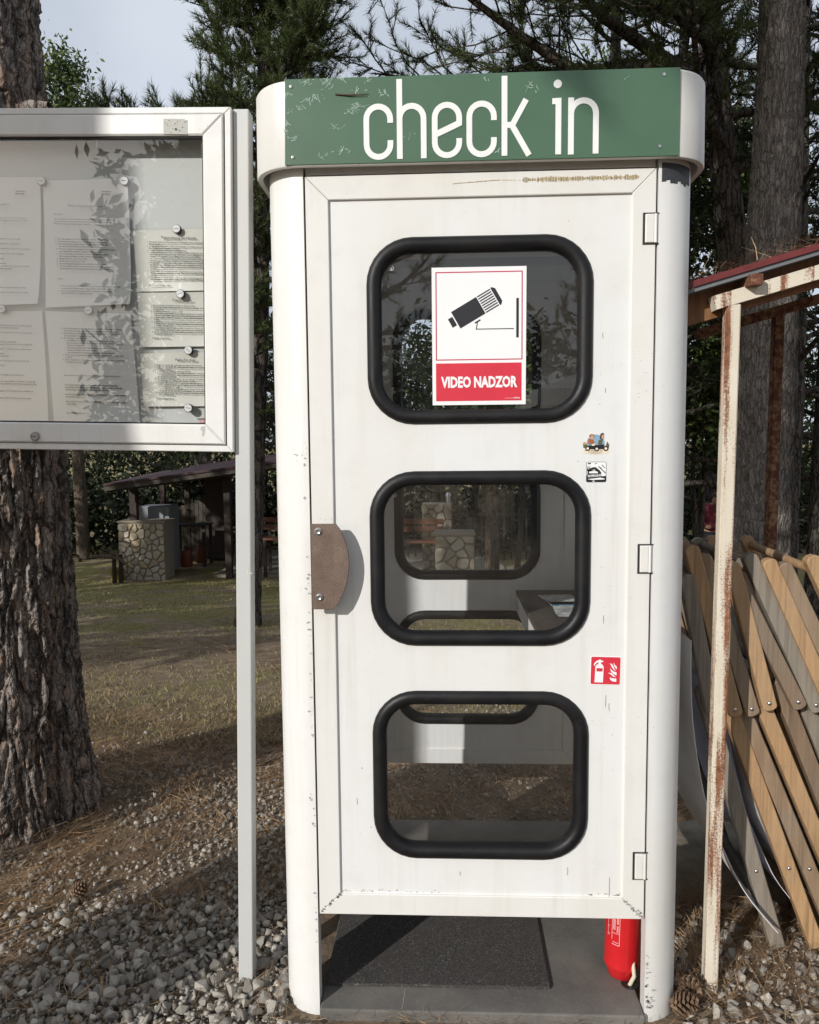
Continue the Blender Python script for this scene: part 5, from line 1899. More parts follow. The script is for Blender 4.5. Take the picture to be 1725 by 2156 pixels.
cone((.552, .075, .008), .95, .3, 'open brown pine cone at the right foot of the booth, nearer the rusty post')
cone((.520, .020, .006), 1.0, 1.4, 'open brown pine cone touching the right foot of the booth')
cone((-1.275, .46, .015), .8, 2.2, 'pine cone among needles at the left edge of the photo')
for i, (x, y, s, lab) in enumerate(((.788, .365, .040, 'flat pale block of limestone in front of the deck chair feet'), (.742, .345, .027, 'grey stone left of the pale limestone block by the chairs'), (.835, .345, .027, 'small pale stone right of the limestone block by the chairs'), (.69, .17, .026, 'angular stone right of the rusty post foot'), (.902, .395, .034, 'light stone between the feet of the deck chairs'), (.80, .48, .03, 'pale stone in the shade under the deck chairs'), (.955, .345, .027, 'light stone at the right edge by the chair feet'))):
    o = bpy.data.objects.new('loose_stone', STONES[(i * 5 + 3) % len(STONES)]); COL.objects.link(o)
    o.location = (x, y, gz(x, y) + s * .35); o.scale = (s, s * .8, s * .75); o.rotation_euler = (0, 0, i * 1.3)
    tag(o, lab, 'stone', 'loose stones by the deck chairs')
# rock ledge under the chairs
mb = MB()
bm = bmesh.new(); bmesh.ops.create_grid(bm, x_segments=24, y_segments=14, size=.5)
for q in bm.verts:
    x, y = .95 + q.co.x * .9, .78 + q.co.y * .55
    e = max(0, 1 - (2 * abs(q.co.x)) ** 4) * max(0, 1 - (2 * abs(q.co.y)) ** 4)
    q.co = Vector((x, y, -.05 + .075 * e + .02 * mnoise.noise(Vector((x * 5, y * 5, 0)))))
mb.bm(bm)
tag(mb.build('rock_ledge', 'rock_ledge', None, True), None, None, None, 'structure')

# ================================================================== TREES
def bark_trunk(name, path, nseg, nz, amp, cell, mat, parent, seed=0, flare=0.0, zs=None):
    """trunk with plates of bark: path = [(x, y, z, r), ...] from the foot up"""
    path = [Vector(p) for p in path]
    zs = np.linspace(0, 1, nz) if zs is None else zs
    nz = len(zs)
    n = len(path) - 1
    V = np.zeros((nz, nseg, 3))
    fine = nseg > 60
    N3 = mnoise.noise
    for j, t in enumerate(zs):
        k = min(n - 1, int(t * n)); f = t * n - k
        cx, cy, cz, r = path[k].lerp(path[k + 1], f)
        for i in range(nseg):
            a = 2 * PI * i / nseg
            ca, sa = math.cos(a), math.sin(a)
            h = r * .07 * N3(Vector((ca * 1.1, sa * 1.1, cz * .7 + seed)))
            if flare:
                fz = max(0, 1 - (cz + .05) / .55)
                h += flare * fz * fz * (.55 + .6 * N3(Vector((ca * 1.9, sa * 1.9, seed))))
            q = Vector((ca * r + seed, sa * r, cz * .17)) / cell
            if fine:
                q = q + Vector((N3(q * .8), N3(q * .8 + Vector((9, 0, 0))), N3(q * .7 + Vector((0, 7, 0))))) * .85 + Vector((N3(q * 2.6), N3(q * 2.6 + Vector((5, 0, 0))), N3(q * 2.6 + Vector((0, 5, 0))))) * .30
                d, pts = mnoise.voronoi(q)
                e = d[1] - d[0]
                crack = min(1.0, e / .22)
                plate = mnoise.cell(pts[0] * 7.3)
                q2 = q * 2.3 + Vector((3, 3, 3))
                q2.z *= .8
                d2, p2 = mnoise.voronoi(q2)
                fl = min(1.0, (d2[1] - d2[0]) / .16)
                h += amp * (-1.05 * (1 - crack) ** 1.3 + .42 * plate + .26 * mnoise.cell(p2[0] * 5.1) * crack + .16 * fl * crack)
                h += amp * .34 * N3(Vector((ca * r, sa * r, cz * .5)) * 60) + amp * .26 * N3(Vector((ca * r, sa * r, cz * .7)) * 170)
            else:
                h += amp * N3(q) + amp * .5 * N3(q * 2.7)
            V[j, i] = (cx + ca * (r + h), cy + sa * (r + h), cz)
    idx = np.arange(nz * nseg).reshape(nz, nseg)
    F = np.stack([idx[:-1], np.roll(idx, -1, 1)[:-1], np.roll(idx, -1, 1)[1:], idx[1:]], -1).reshape(-1, 4)
    return np_mesh(name, V.reshape(-1, 3), F, mat, parent)


def tubes_np(segs, n=5):
    """many tapered tubes: segs = list of (points, radii)"""
    VV = []; FF = []; b = 0
    ang = np.arange(n) * 2 * PI / n
    for pts, rad in segs:
        P = np.asarray(pts, float); m = len(P)
        T = np.gradient(P, axis=0); T /= np.maximum(1e-9, np.linalg.norm(T, axis=1, keepdims=True))
        ref = np.array([.31, .21, .93]); A = np.cross(T, ref); A /= np.maximum(1e-6, np.linalg.norm(A, axis=1, keepdims=True))
        B = np.cross(T, A)
        ring = P[:, None] + (A[:, None] * np.cos(ang)[None, :, None] + B[:, None] * np.sin(ang)[None, :, None]) * np.asarray(rad)[:, None, None]
        VV.append(ring.reshape(-1, 3))
        idx = np.arange(m * n).reshape(m, n) + b
        FF.append(np.stack([idx[:-1], np.roll(idx, -1, 1)[:-1], np.roll(idx, -1, 1)[1:], idx[1:]], -1).reshape(-1, 4))
        b += m * n
    return np.concatenate(VV), np.concatenate(FF)


def needle_tufts(tips, dirs, n, L, W, rng, length=.22):
    """bottle-brush shoots: n needles on each twig end"""
    m = len(tips)
    T = np.repeat(tips, n, 0); D = np.repeat(dirs, n, 0)
    s = rng.random(m * n) ** .8
    base = T - D * (length * (1 - s))[:, None]
    R_ = rng.normal(size=(m * n, 3)); R_ -= D * (R_ * D).sum(1, keepdims=True)
    R_ /= np.maximum(1e-6, np.linalg.norm(R_, axis=1, keepdims=True))
    ph = np.radians(rng.uniform(22, 62, m * n))[:, None]
    N = D * np.cos(ph) + R_ * np.sin(ph)
    N[:, 2] += .12
    ln = (L * rng.uniform(.7, 1.15, m * n))[:, None]
    side = np.cross(N, rng.normal(size=(m * n, 3))); side /= np.maximum(1e-6, np.linalg.norm(side, axis=1, keepdims=True))
    w = W * rng.uniform(.7, 1.3, m * n)[:, None]
    V = np.stack([base - side * w, base + side * w, base + N * ln], 1).reshape(-1, 3)
    return V, np.arange(m * n * 3).reshape(-1, 3)


def leaves(C, n, rad, size, rng):
    """broad leaves as small folded diamonds scattered round clump centres C"""
    m = len(C)
    P = np.repeat(C, n, 0) + rng.normal(size=(m * n, 3)) * rad
    A = rng.normal(size=(m * n, 3)); A /= np.linalg.norm(A, axis=1, keepdims=True)
    B = np.cross(A, rng.normal(size=(m * n, 3))); B /= np.maximum(1e-6, np.linalg.norm(B, axis=1, keepdims=True))
    s = size * rng.uniform(.6, 1.3, m * n)[:, None]
    V = np.stack([P - A * s, P + B * s * .42, P + A * s, P - B * s * .42], 1).reshape(-1, 3)
    return V, np.arange(m * n * 4).reshape(-1, 4)


def branch_path(p, d, L, n, rng, droop=0.0, up_=0.0, wob=.10):
    pts = [np.array(p, float)]
    d = np.array(d, float); d /= np.linalg.norm(d)
    for i in range(n):
        d = d + rng.normal(size=3) * wob + np.array([0, 0, up_ - droop * (1 - i / n)])
        d /= np.linalg.norm(d)
        pts.append(pts[-1] + d * L / n)
    return np.array(pts)


DBG = {}


def pine(name, label, loc, height, r0, crown0, reach, nb, seed, tuft=36, L=.085, W=.0022, extra=(), group='pines round the clearing', mat='needle_green', bmat='bark_dark', lean=(0, 0), trunk_res=(28, 60), sub=5, twigs=4, amp=.012, cell=.06, base_only=False, face=None):
    rng = np.random.default_rng(seed)
    t = thing(name, label, 'tree', loc, group)
    LOCAL.add(t)
    path = []
    for i in range(9):
        f = i / 8
        path.append((lean[0] * f * height + .03 * math.sin(seed + 5 * f), lean[1] * f * height + .03 * math.cos(seed + 4 * f), -.25 + f * (height + .25), r0 * (1 - .82 * f ** 1.15)))
    bark_trunk('trunk', path, trunk_res[0], trunk_res[1], amp, cell, bmat, t, seed, flare=r0 * .35)
    segs = []; tips = []; dirs = []

    def axis(z):
        f = z / height
        return np.array([lean[0] * z, lean[1] * z, z])
    prim = []
    DBG[label] = tips
    for i in range(nb):
        f = (i + rng.random() * .8) / nb
        z = crown0 + (height - crown0) * f * .97
        a = i * 2.39996 + rng.normal() * .3
        if face is not None and rng.random() < .6:
            a = face + rng.normal() * .7
        Lb = reach * (1 - .72 * f) * rng.uniform(.7, 1.1)
        prim.append((axis(z), np.array([math.cos(a), math.sin(a), .12 + .35 * f]), Lb, .0))
    for (z, dvec, Lb) in extra:
        prim.append((axis(z), np.array(dvec, float), Lb, 1.0))
    for (p, d, Lb, ex) in prim:
        n_ = 7 if ex else 5
        pts = branch_path(p, d, Lb, n_, rng, .02, .035, .09)
        rr = np.linspace(.022 + .012 * Lb, .006, n_ + 1) * (1.35 if ex else 1)
        segs.append((pts, rr))
        ns = int(sub * (1.9 if ex else 1) * max(.6, Lb / 1.6))
        for k in range(ns):
            u = .22 + .78 * (k + rng.random()) / ns
            j = min(n_ - 1, int(u * n_)); q = pts[j] + (pts[j + 1] - pts[j]) * (u * n_ - j)
            bd = (pts[j + 1] - pts[j]); bd /= np.linalg.norm(bd)
            sd = np.cross(bd, [0, 0, 1]); sd /= max(1e-6, np.linalg.norm(sd))
            d2 = bd * .75 + sd * (1 if k % 2 else -1) * rng.uniform(.5, 1.1) + np.array([0, 0, rng.normal() * .25 + .08])
            L2 = Lb * rng.uniform(.22, .42) * (1.15 - .6 * u)
            L2 = max(.22, L2)
            sp = branch_path(q, d2, L2, 3, rng, 0, .05, .16)
            segs.append((sp, np.linspace(.010, .004, 4)))
            tips.append(sp[-1]); dirs.append(sp[-1] - sp[-2])
            for w in range(twigs):
                u2 = .25 + .75 * rng.random()
                jj = min(2, int(u2 * 3)); q2 = sp[jj] + (sp[jj + 1] - sp[jj]) * (u2 * 3 - jj)
                d3 = (sp[jj + 1] - sp[jj]); d3 = d3 / np.linalg.norm(d3) + rng.normal(size=3) * .65 + np.array([0, 0, .25])
                d3 /= np.linalg.norm(d3)
                L3 = rng.uniform(.14, .34)
                e = q2 + d3 * L3
                segs.append((np.array([q2, (q2 + e) / 2 + rng.normal(size=3) * .012, e]), [.006, .0045, .003]))
                tips.append(e); dirs.append(d3)
        tips.append(pts[-1]); dirs.append(pts[-1] - pts[-2])
    V, F = tubes_np(segs, 5)
    np_mesh('branches', V, F, bmat, t, True)
    if tips:
        tips = np.array(tips); dirs = np.array(dirs); dirs /= np.linalg.norm(dirs, axis=1, keepdims=True)
        V, F = needle_tufts(tips, dirs, tuft, L, W, rng)
        np_mesh('crown', V, F, mat, t)
    return t


def leafy(name, label, loc, height, r0, crown0, reach, seed, nclump=110, per=45, size=.07, mat='leaf_green', group=None, bmat='bark_young', lean=(0, 0), nb=16):
    rng = np.random.default_rng(seed)
    t = thing(name, label, 'tree', loc, group)
    LOCAL.add(t)
    path = [(lean[0] * height * i / 6 + .05 * math.sin(seed + i), lean[1] * height * i / 6 + .05 * math.cos(seed * 2 + i), -.2 + (height * .8 + .2) * i / 6, r0 * (1 - .12 * i)) for i in range(7)]
    bark_trunk('trunk', path, 16, 40, r0 * .06, max(.03, r0 * .4), bmat, t, seed)
    segs = []; C = []
    for i in range(nb):
        f = (i + rng.random()) / nb
        z = crown0 + (height * .82 - crown0) * f
        a = i * 2.4 + rng.normal() * .4
        prof = math.sin(PI * (.18 + .75 * f))
        Lb = reach * prof * rng.uniform(.75, 1.1)
        p = np.array([lean[0] * z, lean[1] * z, z])
        pts = branch_path(p, [math.cos(a), math.sin(a), .5], Lb, 5, rng, 0, .04, .14)
        segs.append((pts, np.linspace(r0 * .3, .006, 6)))
        k = max(3, int(nclump / nb))
        for q in range(k):
            u = .35 + .65 * rng.random()
            j = min(4, int(u * 5)); c = pts[j] + (pts[j + 1] - pts[j]) * (u * 5 - j) + rng.normal(size=3) * reach * .13
            C.append(c)
            segs.append((np.array([pts[j], (pts[j] + c) / 2 + rng.normal(size=3) * .03, c]), [.008, .006, .003]))
    V, F = tubes_np(segs, 4)
    np_mesh('branches', V, F, bmat, t, True)
    V, F = leaves(np.array(C), per, reach * .10, size, rng)
    np_mesh('crown', V, F, mat, t)
    return t


# -- the big pine left of the booth
tl = thing('pine_tree', 'thick pine trunk with deeply cracked bark close behind the notice board', 'tree', (-1.79, 1.05, gz(-1.79, 1.05)), 'pines round the clearing')
trunk_l = bark_trunk('trunk', [(-1.825, 1.05, -.16, .290), (-1.815, 1.05, .35, .262), (-1.81, 1.06, 1.0, .240), (-1.815, 1.07, 1.8, .232), (-1.83, 1.08, 2.6, .228), (-1.85, 1.10, 3.6, .22), (-1.86, 1.1, 5.5, .20), (-1.87, 1.1, 8.5, .12)], 300, 10, .020, .050, 'bark_grey', tl, 2, flare=.05, zs=np.concatenate([np.linspace(0, 4.6 / 7, 480), np.linspace(4.62 / 7, 1, 60)]))
rng = np.random.default_rng(41)
V, F = tubes_np([(np.array([[-1.70, 1.02, 2.66], [-1.57, .98, 2.68], [-1.50, .96, 2.675]]), [.040, .026, .013])], 9)
np_mesh('branch_stub', V, F, 'bark_grey', tl, True)
segs = []
tips = []; dirs = []
for i in range(22):
    a = i * 2.4; z = 4.9 + 3.4 * i / 22
    pts = branch_path([-1.84 + .1 * math.cos(a), 1.1 + .1 * math.sin(a), z], [math.cos(a), math.sin(a), .25], 2.4 * (1 - .6 * i / 22), 5, rng, .02, .02, .1)
    segs.append((pts, np.linspace(.05, .01, 6)))
    for k in range(12):
        j = rng.integers(1, 5); d = rng.normal(size=3) * .5 + (pts[j + 1] - pts[j]); d /= np.linalg.norm(d)
        e = pts[j] + d * rng.uniform(.2, .6); segs.append((np.array([pts[j], (pts[j] + e) / 2, e]), [.01, .007, .004])); tips.append(e); dirs.append(d)
V, F = tubes_np(segs, 7)
np_mesh('branches', V, F, 'bark_grey', tl, True)
V, F = needle_tufts(np.array(tips), np.array(dirs), 26, .10, .004, rng)
np_mesh('crown', V, F, 'needle_green', tl)

# -- pine against the sky behind the notice board
pine('pine_tree', 'dark green pine against the sky between notice board and booth', (-2.22, 6.2, gz(-1.65, 6.2)), 9.4, .13, 1.9, 1.08, 90, 12, 60, .088, .0031, sub=9, twigs=9, lean=(.055, 0),
     extra=((4.75, (-1.0, -.12, .06), 1.45), (4.6, (-.9, .2, .05), 1.1), (4.9, (-.8, -.6, .0), .9), (5.6, (.9, -.3, .15), .9), (6.2, (.8, -.5, .2), .9)))
# -- the three trunks at the right
pine('pine_tree', 'tall pine trunk with grey green lichen, left of the two thick trunks at the right', (2.89, 5.35, gz(2.66, 5.35)), 12.5, .285, 6.2, 2.8, 26, 31, 26, .10, .0035, bmat='bark_far', lean=(.002, 0), trunk_res=(110, 420), amp=.014, cell=.045)
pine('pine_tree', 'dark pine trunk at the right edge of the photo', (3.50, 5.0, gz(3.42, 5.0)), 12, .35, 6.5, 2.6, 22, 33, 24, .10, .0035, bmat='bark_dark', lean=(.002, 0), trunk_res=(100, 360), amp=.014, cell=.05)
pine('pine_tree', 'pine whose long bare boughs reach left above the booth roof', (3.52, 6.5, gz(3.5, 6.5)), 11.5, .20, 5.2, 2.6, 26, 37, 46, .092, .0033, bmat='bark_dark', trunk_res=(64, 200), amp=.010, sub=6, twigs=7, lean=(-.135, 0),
     extra=((5.45, (-1.0, -.12, .12), 3.9), (5.2, (-1.0, -.35, .02), 3.2), (5.9, (-1.0, .05, .12), 3.7), (6.3, (-1.0, -.3, .16), 3.5), (6.7, (-.9, -.5, .15), 3.3), (5.6, (-.8, -.6, .22), 3.6), (7.1, (-1, .1, .1), 3.0), (4.7, (.6, -.6, .25), 1.5), (5.0, (-.5, -.8, .18), 2.2), (6.0, (-.4, -.9, .1), 2.4), (4.9, (-.9, .4, .1), 2.8), (5.5, (-1, .3, .05), 3.4)))
# dead lower boughs: a separate slim pine behind
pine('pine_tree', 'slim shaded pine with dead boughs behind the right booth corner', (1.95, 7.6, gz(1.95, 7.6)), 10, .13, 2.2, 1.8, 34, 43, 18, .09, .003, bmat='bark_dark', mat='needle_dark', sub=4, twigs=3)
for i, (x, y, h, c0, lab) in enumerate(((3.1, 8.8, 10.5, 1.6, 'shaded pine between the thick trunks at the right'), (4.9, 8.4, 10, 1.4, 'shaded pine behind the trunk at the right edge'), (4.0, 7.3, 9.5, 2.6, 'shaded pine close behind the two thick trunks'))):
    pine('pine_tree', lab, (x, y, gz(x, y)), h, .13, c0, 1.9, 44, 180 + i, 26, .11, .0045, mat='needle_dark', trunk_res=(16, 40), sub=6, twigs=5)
# -- trees further back
leafy('leafy_tree', 'pale leafy tree top showing right of the big left trunk', (-8.7, 15.8, gz(-7, 13)), 13.3, .16, 6.0, 1.8, 51, 300, 60, .065, 'leaf_green', 'leafy trees at the back')
leafy('leafy_tree', 'dense leafy tree behind the dark trunks at the right', (3.4, 9.5, gz(3, 9)), 7.4, .10, 2.3, 2.3, 53, 320, 90, .048, 'leaf_green', 'leafy trees at the back')
leafy('leafy_tree', 'leafy tree behind the booth seen through the upper window', (.6, 9.2, gz(.6, 9.2)), 6.0, .10, 2.3, 1.9, 57, 260, 60, .05, 'leaf_green', 'leafy trees at the back')
leafy('leafy_tree', 'leafy tree over the booth roof towards the right boughs', (2.1, 10.5, gz(2, 10)), 9.0, .12, 4.6, 2.3, 58, 170, 55, .055, 'leaf_green', 'leafy trees at the back')
for i, (x, y, h, r, lab) in enumerate(((.62, 8.9, 4.6, .060, 'slim pale trunk seen through the middle window, right of the stone grill'), (.30, 10.5, 5.0, .085, 'leaning dark trunk seen through the middle window above the stone grill'), (1.15, 11.0, 4.6, .06, 'thin crooked trunk seen at the right of the middle window'), (.80, 12.3, 5.5, .11, 'broad dark trunk behind the pale slim trunk in the middle window'),
                                       (3.68, 9.6, 4.2, .06, 'thin trunk right of the booth above the chairs, nearer the booth'), (3.98, 10.1, 4.4, .07, 'thin trunk right of the booth above the chairs, beside the person'))):
    leafy('young_tree', lab, (x, y, gz(x, y)), h, r, 2.0, 1.4, 60 + i, 70, 34, .07, 'leaf_dark' if i % 2 else 'leaf_green', 'young trees behind the booth', lean=((-.02, .0), (.05, 0), (.03, 0), (0, 0), (0, 0), (0, 0))[i], nb=9, bmat='bark_young' if i in (0, 2) else 'bark_dark')
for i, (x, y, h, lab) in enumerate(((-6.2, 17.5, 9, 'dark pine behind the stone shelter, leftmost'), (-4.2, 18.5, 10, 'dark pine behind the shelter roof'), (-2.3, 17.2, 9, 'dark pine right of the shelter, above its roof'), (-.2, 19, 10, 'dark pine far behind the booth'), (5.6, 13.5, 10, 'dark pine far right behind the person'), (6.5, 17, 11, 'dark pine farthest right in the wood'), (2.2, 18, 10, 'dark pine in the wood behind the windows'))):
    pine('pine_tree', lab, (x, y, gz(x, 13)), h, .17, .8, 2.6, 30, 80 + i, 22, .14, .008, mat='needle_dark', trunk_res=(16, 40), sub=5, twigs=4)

# the wood behind, one dense mass of undergrowth
rng = np.random.default_rng(99)
C = []
for k in range(1500):
    x = rng.uniform(-17, 19); y = 20 + rng.random() * 9 + .02 * x * x
    zmax = 5.0 + 2.2 * mnoise.noise(Vector((x * .25, 3, 1)))
    C.append((x, y, -1.4 + (zmax + 1.4) * rng.random() ** 1.2))
for k in range(420):                        # lower bushes at the clearing's edge
    x = rng.uniform(-13, 12); y = 16.2 + rng.random() * 2.5
    if -5.5 < x < -.2 and y < 17:
        continue
    C.append((x, y, -1.3 + 1.7 * rng.random()))
V, F = leaves(np.array(C), 42, .38, .12, rng)
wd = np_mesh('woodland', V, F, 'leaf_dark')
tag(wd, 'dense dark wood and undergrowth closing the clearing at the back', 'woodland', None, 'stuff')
# -- trees behind the photographer: they throw the shade and stand in the reflections
pine('pine_tree', 'tall pine behind the photographer whose shadow falls across the notice board', (-3.74, -3.37, gz(-3, -3)), 11, .27, 5.6, 2.5, 22, 71, 30, .10, .0045, lean=(-.02, 0), bmat='bark_grey', trunk_res=(40, 120), amp=.015,
     extra=((5.25, (1.12, -.58, -.72), 1.90),))
for i, (x, y, h, lab) in enumerate(((-6.0, -6.2, 11.2, 'high crowned shade pine added far behind the photographer, left'), (-3.3, -7.9, 11.6, 'high crowned shade pine added far behind the photographer, right'))):  # unseen pines added so their high crowns shade the right-hand trunks
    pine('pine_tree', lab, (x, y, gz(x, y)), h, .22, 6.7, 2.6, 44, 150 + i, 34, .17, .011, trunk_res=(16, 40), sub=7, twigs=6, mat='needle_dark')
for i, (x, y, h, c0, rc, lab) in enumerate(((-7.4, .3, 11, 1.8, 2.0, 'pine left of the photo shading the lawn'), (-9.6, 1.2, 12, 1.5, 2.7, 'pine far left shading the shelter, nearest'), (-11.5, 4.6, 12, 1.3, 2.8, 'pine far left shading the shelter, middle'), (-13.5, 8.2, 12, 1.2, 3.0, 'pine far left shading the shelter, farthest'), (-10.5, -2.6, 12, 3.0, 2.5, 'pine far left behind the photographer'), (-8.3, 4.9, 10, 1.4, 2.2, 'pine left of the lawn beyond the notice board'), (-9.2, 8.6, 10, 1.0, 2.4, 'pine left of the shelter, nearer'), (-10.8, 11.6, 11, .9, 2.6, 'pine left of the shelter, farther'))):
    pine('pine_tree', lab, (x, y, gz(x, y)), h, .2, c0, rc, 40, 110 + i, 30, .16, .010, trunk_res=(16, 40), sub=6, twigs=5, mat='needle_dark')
pine('pine_tree', 'pine behind the photographer mirrored in the upper door window', (-1.0, -7.2, gz(0, -7)), 6.4, .13, 1.6, 1.7, 40, 131, 34, .10, .004, sub=6, twigs=5, trunk_res=(16, 40))
pine('pine_tree', 'second pine behind the photographer mirrored at the right of the window', (2.9, -11.5, gz(0, -9)), 5.2, .15, .9, 2.0, 36, 132, 26, .12, .006, sub=6, twigs=5, trunk_res=(16, 40))
pine('pine_tree', 'third pine behind the photographer beside the white tent', (5.2, -12, gz(0, -9)), 6.5, .15, 1.0, 2.2, 36, 133, 24, .12, .006, sub=5, twigs=4, trunk_res=(16, 40))
leafy('leafy_tree', 'broad leaved tree behind the photographer mirrored in the notice board', (-3.3, -6.9, gz(0, -7)), 5.6, .07, 1.4, 1.15, 141, 120, 30, .085, 'leaf_green', 'trees behind the photographer')
leafy('leafy_tree', 'low leafy tree behind the photographer', (.6, -14, gz(0, -9)), 3.6, .12, .7, 2.4, 142, 150, 40, .10, 'leaf_green', 'trees behind the photographer')
tent = thing('party_tent', 'white party tent behind the photographer, mirrored in the upper window', 'tent', (2.6, -9.2, gz(2, -9)))
mb = MB(); bx, by, bz = 2.6, -9.2, 0
q = [(bx - 1.5, by - 1.5), (bx + 1.5, by - 1.5), (bx + 1.5, by + 1.5), (bx - 1.5, by + 1.5)]
mb.add([(a, b, 1.95) for a, b in q] + [(a, b, 2.15) for a, b in q] + [(bx, by, 2.75)], [(0, 1, 5, 4), (1, 2, 6, 5), (2, 3, 7, 6), (3, 0, 4, 7), (4, 5, 8), (5, 6, 8), (6, 7, 8), (7, 4, 8)])
mb.build('canopy', 'tent_white', tent)
mb = MB().box(bx - 1.48, bx + 1.48, by - 1.48, by - 1.46, -.03, 1.94); mb.build('side_wall', 'tent_blue', tent)
for a, b in q:
    MB().box(a - .02 * (1 if a > bx else -1) - .02, a - .02 * (1 if a > bx else -1) + .02, b - .02, b + .02, -.03, 1.96).build('leg', 'steel', tent)

# ================================================================== STONE SHELTER
def voronoi_cells(w, h, nx_, nz_, rng, jit=.42):
    S_ = [((i + .5 + rng.uniform(-jit, jit) + .25 * (j % 2)) / nx_ * w, (j + .5 + rng.uniform(-jit, jit)) / nz_ * h) for i in range(nx_) for j in range(nz_)]
    out = []
    for k, s in enumerate(S_):
        poly = [(0, 0), (w, 0), (w, h), (0, h)]
        for m, o in enumerate(S_):
            if m == k:
                continue
            mx, mz = (s[0] + o[0]) / 2, (s[1] + o[1]) / 2
            nx2, nz2 = o[0] - s[0], o[1] - s[1]
            new = []
            for i in range(len(poly)):
                a, b = poly[i], poly[(i + 1) % len(poly)]
                da = (a[0] - mx) * nx2 + (a[1] - mz) * nz2; db = (b[0] - mx) * nx2 + (b[1] - mz) * nz2
                if da <= 0:
                    new.append(a)
                if da * db < 0:
                    t_ = da / (da - db); new.append((a[0] + (b[0] - a[0]) * t_, a[1] + (b[1] - a[1]) * t_))
            poly = new
            if len(poly) < 3:
                break
        if len(poly) >= 3:
            out.append(poly)
    return out


def stone_face(parent, x, y, z, w, h, nx_, nz_, seed, joint=.012, M=None):
    """rubble facing: each stone a piece of its own, proud of the mortar"""
    rng = random.Random(seed)
    for poly in voronoi_cells(w, h, nx_, nz_, rng):
        # drop very short sides, then round the corners a little
        pl = [poly[i] for i in range(len(poly)) if math.dist(poly[i], poly[i - 1]) > .012]
        if len(pl) < 3:
            continue
        pl = inset(pl, joint)
        ar = sum(pl[i][0] * pl[(i + 1) % len(pl)][1] - pl[(i + 1) % len(pl)][0] * pl[i][1] for i in range(len(pl)))
        if ar < .0006 or not is_convex(pl):
            continue
        sm = []
        for i in range(len(pl)):
            a, b, c = Vector(pl[i - 1]), Vector(pl[i]), Vector(pl[(i + 1) % len(pl)])
            sm += [tuple(b.lerp(a, .22)), tuple(b.lerp(c, .22))]
        pr = rng.uniform(.012, .028)
        mb = MB().prism([(x + a, z + b) for a, b in sm], y - pr, y + .01, M, bev=.008)
        mb.build('stone', 'wall_stone', parent)


SY = 13.0
shel = thing('open_shelter', 'open wooden shelter with red roof and rubble stone wall at the back left', 'shelter', (-4.0, 14.5, -1.16))
FZ_ = -1.16
a = at(252, 1217, SY); b = at(345, 1100, SY)
wx0, wx1, wz1 = a.x, b.x, b.z
MB().box(wx0 + .01, wx1 - .01, SY + .015, SY + .55, FZ_ - .1, wz1).build('wall_core', 'mortar', shel)
stone_face(shel, wx0, SY, FZ_ - .05, wx1 - wx0, wz1 - FZ_ + .03, 7, 8, 5)
MB().box(wx0 - .01, wx1 + .02, SY - .02, SY + .58, wz1 + .002, wz1 + .03).build('wall_cap', 'mortar', shel)
MB().box(-4.75, 1.2, SY + .25, SY + 4.0, FZ_ - .1, FZ_ + .06).build('floor', 'rock_ledge', shel)
pz = lambda u, v, Y: at(u, v, Y)
def tall(u0, u1, Y, z0, z1, nm='post', mt='dark_wood'):
    a = at(u0, 1100, Y); b = at(u1, 1100, Y)
    w_ = abs(b.x - a.x)
    MB().box(a.x, b.x, Y, Y + w_, z0, z1).build(nm, mt, shel)
tall(274, 288, SY + .18, wz1 + .03, .80)
tall(472, 485, SY + .1, FZ_, .86)
tall(338, 348, SY + 2.6, FZ_, .95)
tall(390, 400, SY + 2.6, FZ_, 1.05)
MB().box(at(430, 1000, SY + 2.5).x, at(478, 1000, SY + 2.5).x, SY + 2.5, SY + 2.9, FZ_ + .06, .9).build('cupboard', 'dark_wood', shel)
rl = at(224, 1020, SY - .35); rr_ = at(503, 982, SY - .35)
sl_ = (rr_.z - rl.z) / (rr_.x - rl.x)
for nm, mt, y0_, y1_, dz0, dz1, xr in (('roof_sheet', 'shelter_red', SY - .5, SY + 3.6, .0, .04, 2.0), ('gutter_board', 'plank_wood', SY - .47, SY - .42, -.10, -.002, .9), ('rafter', 'dark_wood', SY - .4, SY - .25, -.14, -.002, 1.6), ('rafter', 'dark_wood', SY + 2.5, SY + 2.65, -.16, -.002, 1.6)):
    mb = MB(); xa, xb = rl.x, rr_.x + xr
    vs = [(x, y, rl.z + (x - xa) * sl_ + (y - SY) * .05 + d) for x in (xa, xb) for y in (y0_, y1_) for d in (dz0, dz1)]
    mb.add(vs, [(0, 1, 3, 2), (4, 6, 7, 5), (0, 4, 5, 1), (2, 3, 7, 6), (0, 2, 6, 4), (1, 5, 7, 3)])
    mb.build(nm, mt, shel)
# plank railing at the back, plank by plank
pa = at(352, 1075, SY + 2.6); pb = at(436, 1043, SY + 2.6)
for k in range(9):
    x = pa.x + (pb.x - pa.x) * k / 9
    zt_ = pa.z + (pb.z - pa.z) * k / 9
    MB().box(x, x + (pb.x - pa.x) / 9 - .012, SY + 2.62, SY + 2.65, FZ_ + .06, zt_).build('plank', 'plank_wood', shel)
fr = thing('refrigerator', 'white refrigerator standing behind the stone wall of the shelter', 'refrigerator', (-4.3, SY + .9, FZ_ + .06))
f0 = at(291, 1066, SY + .60); f1 = at(345, 1066, SY + .60)
zt_ = at(300, 1066, SY + .60).z
mb = MB().bbox(f0.x, f1.x + .10, SY + .62, SY + 1.20, FZ_ + .062, zt_, .012); mb.build('body', 'fridge_white', fr)
mb = MB().bbox(f0.x + .02, f1.x - .01, SY + .59, SY + .615, FZ_ + .1, zt_ - .01, .008); mb.build('door', 'fridge_white', fr)
